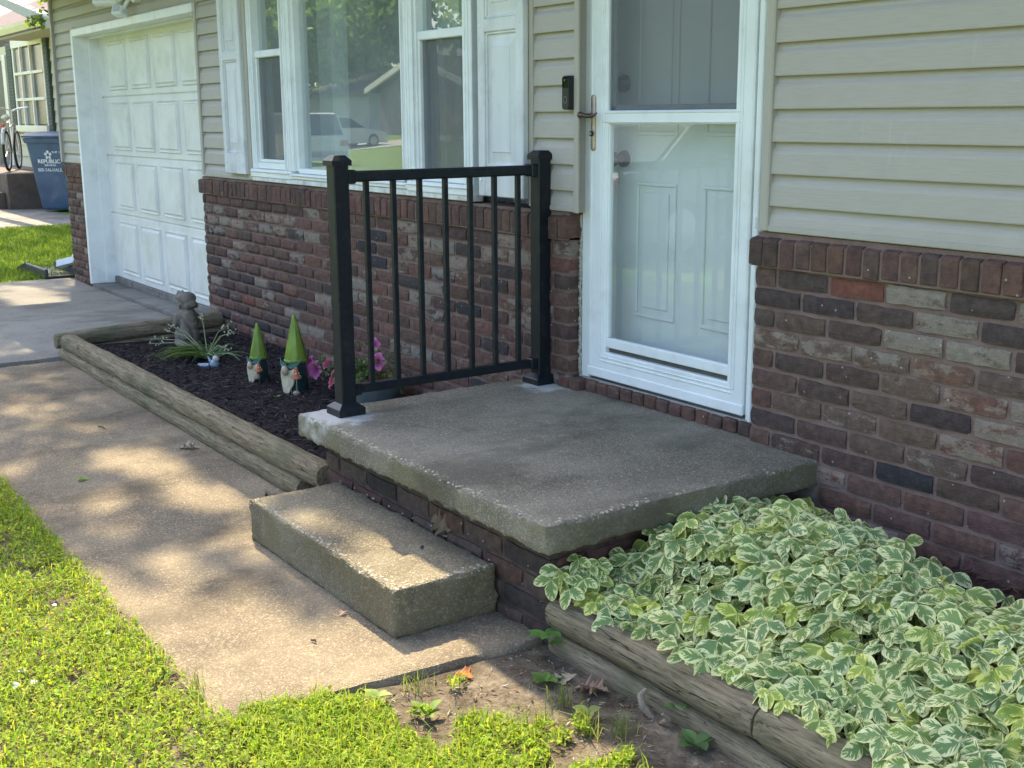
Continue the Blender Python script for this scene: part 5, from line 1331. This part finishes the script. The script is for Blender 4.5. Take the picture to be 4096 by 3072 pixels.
for body, size, z, sx, x, bold in (('REPUBLIC', .072, .665, 1.15, .02, .0022), ('SERVICES', .034, .625, 1.3, .03, .0008), ('800-546-HAUL', .066, .55, .95, .02, .0006), ('9147', .04, .80, 1.1, .13, .0008), ('118009', .04, .80, 1.1, .26, .0008)):
    text_mesh(body, size, (x, fy(z), z), (math.pi/2 + sl_*.9, 0, 0), 'lettering', bn, M_PRINT, sx, bold)
lg = MB()
for k in range(5):
    a0 = math.pi/2 + 2*math.pi*k/5; q = []
    for da, r in ((-.62,.030),(-.42,.066),(-.2,.078),(.2,.078),(.42,.066),(.62,.030)): q.append((.02+r*.8*math.cos(a0+da)*.95, fy(.78)-.0, .775+r*.8*math.sin(a0+da)))
    lg.add([(x, fy(z)-.002, z) for x, y, z in q], [(0,1,2,3,4,5)])
lg.xform(T).build('logo', M_PRINT, bn)

nh = thing('neighbour_house', (-20, 2.6, .2), 'cream neighbouring house with a white paned window and dark green shutters', 'house')
M_CREAM = siding_mat('cream_siding', (.60,.55,.40)); M_NWHITE = aluminium_white('neighbour_white', (.72,.70,.62)); M_DGREEN = simple('shutter_green', (.035,.055,.055), .6, .4, .1, 10)
NY = 2.55
MB().box(-30, -17.75, NY+.03, NY+6, 0, 2.95).build('wall_body', M_CREAM, nh)
for k in range(12):
    z = .55+.2*k
    if z > 2.9: break
    for x0, x1 in ((-18.86, -17.70),) if 1.45 < z+.1 < 2.9 else ((-22.5, -17.70),):
        mb = MB(); mb.add([(x0,NY+.03,z),(x1,NY+.03,z),(x1,NY-.005,z),(x0,NY-.005,z),(x0,NY+.03,z+.2),(x1,NY+.03,z+.2),(x1,NY+.018,z+.2),(x0,NY+.018,z+.2)], [(0,3,2,1),(4,5,6,7),(2,3,7,6),(1,2,6,5),(0,4,7,3)])
        mb.build('siding_board', M_CREAM, nh)
M_NPANE = simple('dim_pane', (.13,.14,.14), .25, .35, .45, 2.5, stretch=(1,1,.5))
wf = MB(); wx0, wx1, wz0, wz1 = -21.15, -19.12, 1.50, 2.86
bay = lambda x: NY - .10*math.sin(math.pi*(x-wx0)/(wx1-wx0))
wf.bbox(wx0-.09, wx0, NY-.05, NY+.03, wz0-.1, wz1+.08).bbox(wx1, wx1+.06, NY-.05, NY+.03, wz0-.1, wz1+.08).bbox(wx0-.1, wx1+.07, NY-.09, NY+.03, wz0-.11, wz0).bbox(wx0-.1, wx1+.07, NY-.06, NY+.03, wz1, wz1+.14)
nw = wf.build('window', M_NWHITE, nh)
xs_ = (wx0, wx0+.55, wx0+1.25, wx1); mt = MB()
for x in xs_[1:3]: mt.bbox(x-.03, x+.03, NY-.07, NY-.02, wz0, wz1)
for f in (1/3, 2/3): mt.bbox(wx0, wx1, NY-.065, NY-.025, wz0+(wz1-wz0)*f-.025, wz0+(wz1-wz0)*f+.025)
mt.build('muntin', M_NWHITE, nw)
for i in range(3):
    for f in range(3):
        a, c = wz0+(wz1-wz0)*f/3, wz0+(wz1-wz0)*(f+1)/3
        MB().box(xs_[i]+.02, xs_[i+1]-.02, NY-.022, NY-.016, a+.02, c-.02).build('pane', M_NPANE, nw)
MB().box(wx0, wx1, NY+.015, NY+.032, wz0, wz1).build('window_backing', simple('dim_room', (.15,.15,.14), .9, .1, .4, 3), nw)
for x0, x1 in ((-21.72, -21.30), (-19.04, -18.80)):
    s = MB().bbox(x0, x1, NY-.045, NY-.0, wz0-.12, wz1+.10, .006).build('shutter', M_DGREEN, nh)
    for k in range(26): MB().bbox(x0+.03, x1-.03, NY-.052, NY-.04, wz0-.06+k*.056, wz0-.06+k*.056+.03, .004).build('slat', M_DGREEN, s) if k < 27 else None
MB().bbox(-22.05, -21.80, NY-.06, NY+.03, .55, 2.78).build('door_casing', M_NWHITE, nh)
MB().bbox(-23.2, -22.05, NY-.01, NY+.03, .75, 2.7).build('entry_door', simple('dark_door', (.06,.065,.07), .5, .4), nh)
# eave with gutter, soffit and roof
MB().box(-19.95, -15.2, 2.02, NY+.1, 2.93, 2.96).build('soffit', simple('soffit_tan', (.42,.39,.32), .8, .2), nh)
g = MB(); gp = [(2.02,2.98),(1.97,2.98),(1.92,3.05),(1.91,3.10),(1.93,3.10),(1.94,3.06),(2.02,3.0)]
g.add([(x, y, z) for x in (-19.95, -15.2) for y, z in gp], [tuple(range(7)), tuple(reversed(range(7,14)))] + [(i,(i+1) % 7,7+(i+1) % 7,7+i) for i in range(7)])
g.build('gutter', M_NWHITE, nh)
rfm = MB(); rfm.add([(-19.9,2.0,3.07),(-15.2,2.0,3.07),(-15.2,6.0,4.6),(-19.9,6.0,4.6),(-19.9,2.0,2.97),(-15.2,2.0,2.97),(-15.2,6.0,4.5),(-19.9,6.0,4.5)], [(0,1,2,3),(4,7,6,5),(0,4,5,1),(1,5,6,2),(2,6,7,3),(3,7,4,0)])
rfm.add([(-30,2.6,3.3),(-19.9,2.6,3.3),(-19.9,6.6,5.2),(-30,6.6,5.2),(-30,2.6,2.9),(-19.9,2.6,2.9),(-19.9,6.6,4.8),(-30,6.6,4.8)], [(0,1,2,3),(4,7,6,5),(0,4,5,1),(1,5,6,2),(2,6,7,3),(3,7,4,0)])
rfm.build('roof', simple('pink_grey_shingle', (.15,.12,.115), .95, .1, .15, 18, .4, 40), nh)
bm_ = MB(); A, B = Vector((-17.85, 1.6, 3.42)), Vector((-13.9, 1.6, 2.70))
bm_.add([(p.x, y, p.z+dz) for p in (A, B) for y, dz in ((1.55,-.06),(1.70,-.06),(1.70,.075),(1.55,.075))], [(0,1,2,3),(7,6,5,4),(0,4,5,1),(1,5,6,2),(2,6,7,3),(3,7,4,0)])
A2 = Vector((-21.5, 1.6, 4.09))
bm_.add([(p.x, y, p.z+dz) for p in (A2, A) for y, dz in ((1.551,-.059),(1.699,-.059),(1.699,.074),(1.551,.074))], [(0,1,2,3),(7,6,5,4),(0,4,5,1),(1,5,6,2),(2,6,7,3),(3,7,4,0)])
bm_.build('gable_rake', simple('grey_fascia', (.40,.40,.38), .7, .3, .08, 10), nh)
MB().bbox(-24.5, -17.9, 1.5, NY, .1, .76, .01).bbox(-24.5, -18.1, 1.18, 1.5, .1, .46, .01).build('porch_steps', simple('brown_deck', (.11,.085,.07), .8, .3, .25, 6), nh)

bk = thing('bicycle', (-18.9, 1.95, .77), 'white bicycle with a red rear reflector parked on the neighbouring porch by the bin', 'bicycle')
CB = Vector((-18.85, 1.75, .765)); Tb = Matrix.Translation(CB) @ Matrix.Rotation(math.radians(158), 4, 'Z')
def wheel(cx, nm):
    r = .31; ty = MB(); ty.tube([(cx+r*math.cos(a), 0, r+.02+r*math.sin(a)) for a in np.linspace(0, 2*math.pi, 37)], .022, 8, False); w = ty.xform(Tb).build('wheel', simple('bike_tyre', (.03,.03,.032), .8, .3), bk, smooth=True)
    s = MB(); s.tube([(cx+.285*math.cos(a), 0, r+.02+.285*math.sin(a)) for a in np.linspace(0, 2*math.pi, 37)], .01, 6, False)
    for k in range(14):
        a = math.pi*2*k/14; s.tube([(cx,0,r+.02), (cx+.285*math.cos(a), 0, r+.02+.285*math.sin(a))], .002, 4)
    s.xform(Tb).build('rim', simple('bike_rim', (.5,.5,.5), .4, .5, metal=.5), w, smooth=True)
wheel(0, 'rear'); wheel(1.0, 'front')
fr = MB(); fr.tube([(0,.03,.33),(.40,.03,.30)], .012, 8).tube([(0,-.03,.33),(.40,-.03,.30)], .012, 8).tube([(.40,0,.30),(.27,0,.80)], .018, 8).tube([(0,.03,.33),(.29,0,.70)], .011, 8).tube([(.40,0,.30),(.80,0,.72)], .02, 8).tube([(.29,0,.70),(.80,0,.76)], .018, 8).tube([(.78,0,.82),(.84,0,.62),(1.0,0,.33)], .016, 8)
fr.xform(Tb).build('frame', simple('bike_cream', (.45,.43,.40), .4, .5), bk, smooth=True)
MB().tube([(.24,0,.86),(.14,0,.875)], [.035,.06], 10).sphere((.13,0,.87), .075, 12, 8, (1.2,1,.45)).xform(Tb).build('saddle', simple('bike_saddle', (.55,.53,.48), .6, .4), bk, smooth=True)
MB().tube([(.78,0,.82),(.76,0,.98),(.74,.1,1.02),(.64,.27,1.04),(.52,.29,1.05)], .014, 8).tube([(.76,0,.98),(.74,-.1,1.02),(.64,-.27,1.04),(.52,-.29,1.05)], .014, 8).xform(Tb).build('handlebar', simple('bike_chrome', (.6,.6,.6), .3, .5, metal=.6), bk, smooth=True)
MB().tube([(-.33,0,.45),(-.28,0,.60),(-.12,0,.70),(.05,0,.70)], .03, 8).xform(Tb).build('mudguard', simple('bike_white', (.62,.60,.56), .5, .4), bk, smooth=True)
MB().sphere((-.18,0,.74), .03, 10, 8, (.5,1,1)).xform(Tb).build('reflector', simple('red_lens', (.7,.06,.05), .3, .5), bk, smooth=True)

# ------------------------------------------------------------------ across the street (seen in the window and door glass)
def car(x, y, z, rz, col, lab, cat, L=4.5, Wd=1.75, H=1.42, suv=False):
    c = thing('parked_car', (x, y, z), lab, cat, 'parked cars')
    Tc = Matrix.Translation((x, y, z)) @ Matrix.Rotation(rz, 4, 'Z'); h = L/2
    m = simple('car_paint', col, .25, .5, .03, 2, coat=.6)
    if suv: low = [(-h,.45),(-h+.02,.95),(-h+.05,1.02),(h-1.25,1.06),(h-.2,.98),(h,.78),(h,.42)]; top = [(-h+.12,1.0),(-h+.30,H-.05),(-h+.6,H),(.35,H),(.75,H-.08),(h-1.30,1.04)]
    else: low = [(-h,.42),(-h+.02,.80),(-h+.12,.90),(-h+.75,.93),(h-1.35,.90),(h-.25,.74),(h,.60),(h,.38)]; top = [(-h+.55,.91),(-h+1.15,H-.10),(-h+1.5,H),(-.05,H),(.35,H-.07),(h-1.25,.89)]
    def ext(prof, w0, w1, zlo):
        mb = MB(); n = len(prof); P = prof + ([(prof[-1][0], zlo), (prof[0][0], zlo)] if zlo is not None else [])
        n = len(P); zt = max(p[1] for p in P); zb = min(p[1] for p in P)
        for s in (-1, 1):
            for (a, b) in P: t = (b-zb)/(zt-zb); mb.v.append((a, s*(w0+(w1-w0)*t), b))
        mb.f = [tuple(range(n)), tuple(reversed(range(n, 2*n)))] + [(i, (i+1) % n, n+(i+1) % n, n+i) for i in range(n)]
        return mb.xform(Tc)
    body = ext(low, Wd/2, Wd/2-.03, .22).build('body', m, c)
    ext(top, Wd/2-.07, Wd/2-.24, None).build('cabin', m, c)
    gm = simple('car_glass', (.035,.045,.05), .06, .6)
    for s in (-1, 1):
        q = MB(); t = [(a*.93+.0, b-.035 if b > 1.1 else b+.03) for a, b in top]; zb, zt = min(b for _, b in t), max(b for _, b in t)
        q.v = [(a, s*(Wd/2-.058-.165*((b-min(p[1] for p in top))/(H-min(p[1] for p in top)))), b) for a, b in t]; q.f = [tuple(range(len(t)))]; q.xform(Tc).build('side_window', gm, c)
    e = top
    for (p, q_) in ((e[0], e[1]), (e[-1], e[-2])):
        d = .02 if p[0] > 0 else -.02; f = lambda b: Wd/2-.13-.17*((b-.9)/(H-.9))
        q = MB(); q.quad((p[0]+d, -f(p[1])+.0, p[1]+.03), (p[0]+d, f(p[1]), p[1]+.03), (q_[0]+d, f(q_[1]), q_[1]-.0), (q_[0]+d, -f(q_[1]), q_[1]-.0)); q.xform(Tc).build('windscreen', gm, c)
    for wx in (-h+.85, h-.85):
        for s in (-1, 1):
            w = MB().lathe([(.12,-.1),(.29,-.1),(.32,-.07),(.32,.07),(.29,.1),(.12,.1)], (wx, s*(Wd/2-.09), .32), 24, 'y').xform(Tc).build('wheel', simple('car_tyre', (.02,.02,.02), .8, .3), c, smooth=True)
            MB().lathe([(.03,-.108),(.20,-.106),(.215,-.1),(.215,.1),(.20,.106),(.03,.108)], (wx, s*(Wd/2-.09), .32), 20, 'y').xform(Tc).build('rim', simple('alloy', (.5,.5,.52), .35, .5, metal=.6), w, smooth=True)
    for s in (-1, 1):
        MB().bbox(-h-.012, -h+.10, s*(Wd/2-.30), s*(Wd/2-.012), .68, .86, .02).xform(Tc).build('tail_light', simple('tail_lens', (.45,.02,.02), .2, .5), c)
        MB().bbox(h-.14, h+.012, s*(Wd/2-.42), s*(Wd/2-.08), .56, .70, .02).xform(Tc).build('headlight', simple('head_lens', (.6,.62,.65), .1, .6), c)
    MB().bbox(-h-.03, -h+.1, -Wd/2+.05, Wd/2-.05, .34, .52, .03).bbox(h-.1, h+.03, -Wd/2+.05, Wd/2-.05, .30, .46, .03).xform(Tc).build('bumper', simple('bumper', tuple(x*.6 for x in col), .5, .4), c)
    return c
car(-49.3, -23.0, .24, math.radians(-100), (.62,.64,.66), 'white sedan parked across the street, mirrored in the big window', 'car')
car(-36.0, -14.6, .03, math.pi, (.55,.56,.56), 'pale sport utility vehicle on the street, mirrored at the left of the window', 'car', 4.7, 1.85, 1.75, True)
car(-7.3, -6.6, .16, math.radians(-92), (.12,.14,.15), 'dark grey sedan in the near driveway, mirrored in the storm door glass', 'car', 4.6, 1.8, 1.43)

fh = thing('far_house', (-60, -33, .8), 'dark brick house with a white edged gable across the street', 'house')
MB().box(-78, -52, -44, -33, .3, 3.2).build('wall_body', simple('dull_siding', (.40,.42,.42), .8, .2, .08, 1), fh)
g = MB(); g.add([(-64,-31,.3),(-54,-31,.3),(-54,-31,3.1),(-59,-31,4.6),(-64,-31,3.1),(-64,-44,.3),(-54,-44,.3),(-54,-44,3.1),(-59,-44,4.6),(-64,-44,3.1)], [(0,1,2,3,4),(9,8,7,6,5),(0,5,6,1),(1,6,7,2),(4,9,5,0)])
g.build('gable_wall', simple('dark_brick', (.24,.20,.185), .9, .2, .2, 4), fh)
r_ = MB()
for a, b in (((-64.5,3.0),(-59,4.65)), ((-59,4.65),(-53.5,3.0))):
    r_.add([(x, y, z+dz) for (x, z) in (a, b) for y in (-30.4,-44.5) for dz in (0,.25)], [(0,4,5,1),(2,3,7,6),(0,2,6,4),(1,5,7,3),(0,1,3,2),(4,6,7,5)])
r_.add([(-78.5,-32,3.1),(-51.5,-32,3.1),(-51.5,-38.5,4.8),(-78.5,-38.5,4.8),(-78.5,-45,3.1),(-51.5,-45,3.1)], [(0,1,2,3),(3,2,5,4),(0,3,4),(1,5,2)])
r_.build('roof', simple('far_shingle', (.13,.125,.12), .95, .1, .2, 3), fh)
fb = MB()
for a, b in (((-64.5,2.95),(-59,4.6)), ((-59,4.6),(-53.5,2.95))):
    fb.add([(x, y, z+dz) for (x, z) in (a, b) for y in (-30.25,-30.42) for dz in (0,.3)], [(0,4,5,1),(2,3,7,6),(0,2,6,4),(1,5,7,3),(0,1,3,2),(4,6,7,5)])
fb.build('bargeboard', M_NWHITE, fh)
fw_ = MB().bbox(-61, -57.5, -31.05, -30.9, 1.5, 2.9, .02).build('window', M_NWHITE, fh); MB().box(-60.9,-57.6,-30.9,-30.88,1.6,2.8).build('pane', simple('dark_pane', (.03,.035,.04), .1, .6), fw_)
fd_ = MB().bbox(-74, -69, -33.1, -32.95, .5, 2.9, .02).build('garage_door', simple('far_white', (.6,.6,.58), .6, .3), fh)
for ch in fh.children: ch.location.x += 4.2
fh2 = thing('far_house', (-27, -33, .8), 'pale house across the street mirrored faintly in the storm door', 'house')
MB().box(-36, -17, -43, -33, .3, 3.6).build('wall_body', simple('pale_siding', (.40,.42,.42), .8, .2, .08, 1), fh2)
r2 = MB(); r2.add([(-36.5,-32.4,3.5),(-16.5,-32.4,3.5),(-16.5,-38,5.7),(-36.5,-38,5.7),(-36.5,-43.6,3.5),(-16.5,-43.6,3.5)], [(0,1,2,3),(3,2,5,4),(0,3,4),(1,5,2)]); r2.build('roof', simple('far_shingle2', (.12,.11,.10), .95, .1, .2, 3), fh2)

# ------------------------------------------------------------------ trees
M_BARK = simple('tree_bark', (.10,.08,.06), .95, .15, .35, 12, .7, 30, stretch=(1,1,.25)); M_CROWN = attr_leaf('tree_leaf', .45, .6)
def leaf_cards(P, size, rng, cols):
    n = len(P); N = rng.normal(0, 1, (n, 3)); N /= np.linalg.norm(N, axis=1, keepdims=True); A = np.cross(N, rng.normal(0, 1, (n, 3))); A /= np.linalg.norm(A, axis=1, keepdims=True); Bv = np.cross(N, A)
    L = size*rng.uniform(.6, 1.3, (n, 1)); V = np.stack([P - A*L*.5, P + Bv*L*.28, P + A*L*.5, P - Bv*L*.28], 1)
    F = np.arange(n*4).reshape(n, 4); cols = np.array(cols); C = np.repeat(cols[rng.integers(0, len(cols), n)]*rng.uniform(.7, 1.3, (n, 1)), 4, 0)
    return V.reshape(-1, 3), F, C
def trunk(tr, base, top, r0, crownpts, rng, nb=14):
    mb = MB(); b, t = Vector(base), Vector(top); k = [b, b.lerp(t, .35)+Vector((rng.normal(0,.12), rng.normal(0,.12), 0)), b.lerp(t, .7)+Vector((rng.normal(0,.2), rng.normal(0,.2), 0)), t]
    mb.tube([b-Vector((0,0,.3))]+k, [r0*1.25, r0*1.1, r0*.85, r0*.6, r0*.25], 12)
    for i in range(nb):
        p = Vector(crownpts[rng.integers(0, len(crownpts))]); f = rng.uniform(.35, .95); s = b.lerp(t, f)
        if p.z < s.z-1: continue
        mb.tube([s, s.lerp(p, .5)+Vector((0,0,.25)), p], [r0*.38, r0*.2, r0*.05], 7)
    mb.build('trunk', M_BARK, tr, smooth=True)
SDX, SDY = .735, -.2
LIT = [(-2.52,-1.42,.26,.13), (-2.35,-1.30,.14,.08), (-1.95,-1.34,.32,.10), (-1.80,-1.24,.25,.06), (-2.0,-1.66,.13,.10), (-1.32,-1.38,.16,.10), (-1.28,-1.24,.1,.07), (-7.55,-.65,.85,.22), (-6.75,-.98,.35,.10), (-7.4,-1.22,.5,.08), (-4.55,-1.52,.12,.05), (-5.3,-1.6,.2,.06), (-3.3,-1.62,.12,.05)]
def shaded(x, y):
    if x > -.54: return False
    if y < -1.47 - .10*min(1, max(0, (-.5-x)/.5)) and x > -1.22 - .35*max(0, (-1.55-y)): 
        return ((x+1.02)/.14)**2 + ((y+1.66)/.05)**2 < 1 or ((x+1.2)/.12)**2 + ((y+1.80)/.04)**2 < 1
    for cx, cy, rx, ry in LIT:
        if ((x-cx)/rx)**2 + ((y-cy)/ry)**2 < 1: return False
    return True
def shade_tree(label, base, top, r0, box, hz, n, seed, drop=.03):  # crown shaped for its shade: leaves sit up-sun of the wanted dapples
    rng = np.random.default_rng(seed); tr = thing('shade_tree', base, label, 'tree', 'trees shading the driveway')
    P = []; G = []
    while len(P) < n:
        gx_, gy_ = rng.uniform(box[0], box[1]), rng.uniform(box[2], box[3])
        h = hz[0] + (hz[1]-hz[0])*rng.beta(1.6, 1.6)
        if not shaded(gx_, gy_) and rng.random() > drop*.3: continue
        if rng.random() < drop*2 and mnoise.noise(Vector((gx_*2.2, gy_*3.5, seed))) > .25: continue
        P.append((gx_ - SDX*(h-.15), gy_ - SDY*(h-.15), h))
    P = np.array(P); V, F, C = leaf_cards(P, .20, rng, [(.06,.12,.022), (.08,.15,.028), (.045,.095,.02), (.11,.18,.03)])
    link('crown', np_mesh('crown', V, F, M_CROWN, C), tr); trunk(tr, base, top, r0, P, rng); return tr
shade_tree('broad leafy tree standing left of the driveway, its crown over the roof', (-13.5, -3.2, .15), (-13.0, -.6, 10.5), .26, (-9.2, -.45, -4.2, -.9), (9.0, 13.0), 9000, 1)
shade_tree('leafy tree in the side yard behind the house corner', (-12.4, 3.6, .15), (-12.6, 2.4, 10), .24, (-9.6, -1.0, -1.0, 1.2), (8.5, 12.5), 5500, 2)
shade_tree('tree beside the neighbouring house shading the grass strip', (-14.9, 5.2, .15), (-15.3, 4.0, 7.4), .2, (-14.2, -9.0, -.55, 2.3), (4.8, 8.0), 2300, 3, .35)
# low sprig of foliage hanging in front of the neighbouring gutter
ft = thing('leafy_bush', (-16.0, 3.0, .2), 'yellow green leafy sprigs hanging over the neighbouring gutter', 'foliage')
rng = np.random.default_rng(5); P = np.vstack([rng.normal(0, 1, (520, 3))*np.array((.22,.12,.14)) + np.array((-15.35, 2.05, 3.26)), rng.normal(0, 1, (380, 3))*np.array((.30,.12,.20)) + np.array((-16.1, 2.05, 3.52)), rng.normal(0,1,(60,3))*np.array((.25,.05,.05)) + np.array((-15.3,1.5,2.93))])
V, F, C = leaf_cards(P, .10, rng, [(.16,.24,.03), (.06,.11,.03), (.25,.30,.05), (.05,.09,.03)]); link('crown', np_mesh('crown', V, F, M_CROWN, C), ft)
MB().tube([(-15.9,3.6,.2), (-15.8,3.0,1.8), (-15.6,2.3,3.2)], [.07,.05,.02], 8).build('trunk', M_BARK, ft, smooth=True)
# large trees beyond the far houses, only mirrored in the panes
rng = np.random.default_rng(9)
def big_crown(seed):
    rg = np.random.default_rng(seed); cl = rg.normal(0, 1, (46, 3)); cl /= np.linalg.norm(cl, axis=1, keepdims=True); cl *= rg.uniform(.35, 1.0, (46, 1))*np.array((5.4, 5.4, 5.2))
    P = np.vstack([c + rg.normal(0, 1, (150, 3))*np.array((1.0,1.0,.7)) for c in cl]) + np.array((0,0,6.6))
    return leaf_cards(P, .55, rg, [(.14,.23,.05), (.19,.30,.06), (.25,.36,.07), (.10,.18,.04)]), P
CRW = [big_crown(s) for s in (31, 32)]; CRM = [np_mesh('crown', *c[0][:2], M_CROWN, c[0][2]) for c in CRW]
TL = ['tall dark tree behind the gabled house across the street', 'spreading tree left of the gabled house across the street', 'tall tree right of the gabled house across the street', 'pale green tree on the lawn across the street', 'dark tree far down the street', 'big tree behind the pale house across the street', 'rounded tree at the far end of the row across the street', 'tree beside the pale house across the street', 'large tree at the street edge across from the driveway', 'far tree at the end of the street', 'tall tree in the second row right behind the gabled house', 'tallest tree in the second row left of the gabled house', 'second row tree seen over the right roof slope across the street', 'hazy far tree closing the row across the street', 'second row tree behind the pale house across the street']
for k, (x, y, s) in enumerate(((-62,-50,1.5), (-82,-40,1.5), (-48,-48,1.4), (-43,-31,.95), (-100,-34,1.6), (-30,-50,1.4), (-115,-55,1.8), (-14,-46,1.3), (-72,-30,1.1), (-128,-38,1.8), (-70,-62,2.0), (-92,-70,2.2), (-52,-66,1.9), (-110,-80,2.3), (-36,-64,1.7))):
    tr = thing('street_tree', (x, y, ground_z(x, y)), TL[k], 'tree', 'trees across the street')
    link('crown', CRM[k % 2], tr, (x, y, ground_z(x, y)), (0, 0, k*1.3), (s, s, s))
    MB().tube([(x, y, 0), (x+.2, y, 4*s), (x, y+.2, 9*s)], [.5*s, .38*s, .12*s], 10).build('trunk', M_BARK, tr, smooth=True)
yt = thing('street_tree', (-22.6, -7.4, ground_z(-22.6, -7.4)), 'young pale green tree on the front lawn, its low branch mirrored in the big window', 'tree', 'trees across the street')
P = np.vstack([rng.normal(0, 1, (900, 3))*np.array((.62,.62,.42)) + np.array((-19.9,-8.1,4.3)), rng.normal(0, 1, (1500, 3))*np.array((1.0,1.0,.8)) + np.array((-22.3,-7.5,6.2))]); V, F, C = leaf_cards(P, .17, rng, [(.20,.32,.05), (.26,.38,.06), (.15,.25,.04)]); link('crown', np_mesh('crown', V, F, M_CROWN, C), yt)
MB().tube([(-22.6,-7.4,0), (-22.5,-7.4,2.5), (-22.3,-7.5,5.5)], [.12,.1,.05], 10).tube([(-22.5,-7.4,3.6), (-21,-7.8,4.3), (-20,-8.1,4.3)], [.05,.035,.012], 7).build('trunk', M_BARK, yt, smooth=True)
yb = thing('yellow_bush', (-26, -22.5, .4), 'yellow flowering bush across the street mirrored in the storm door', 'bush')
P = rng.normal(0, 1, (700, 3))*np.array((1.1,.8,.45)) + np.array((-26,-22.5,1.0)); V, F, C = leaf_cards(P, .22, rng, [(.5,.36,.03), (.42,.34,.04), (.2,.25,.04)]); link('crown', np_mesh('crown', V, F, M_CROWN, C), yb)
yb2 = thing('yellow_bush', (-44, -26.5, .4), 'yellow flowering bush beside the far driveway, mirrored in the window', 'bush')
link('crown', np_mesh('crown', V + np.array((-18.5,-4.2,.3)), F, M_CROWN, C), yb2)
bpy.context.view_layer.update()
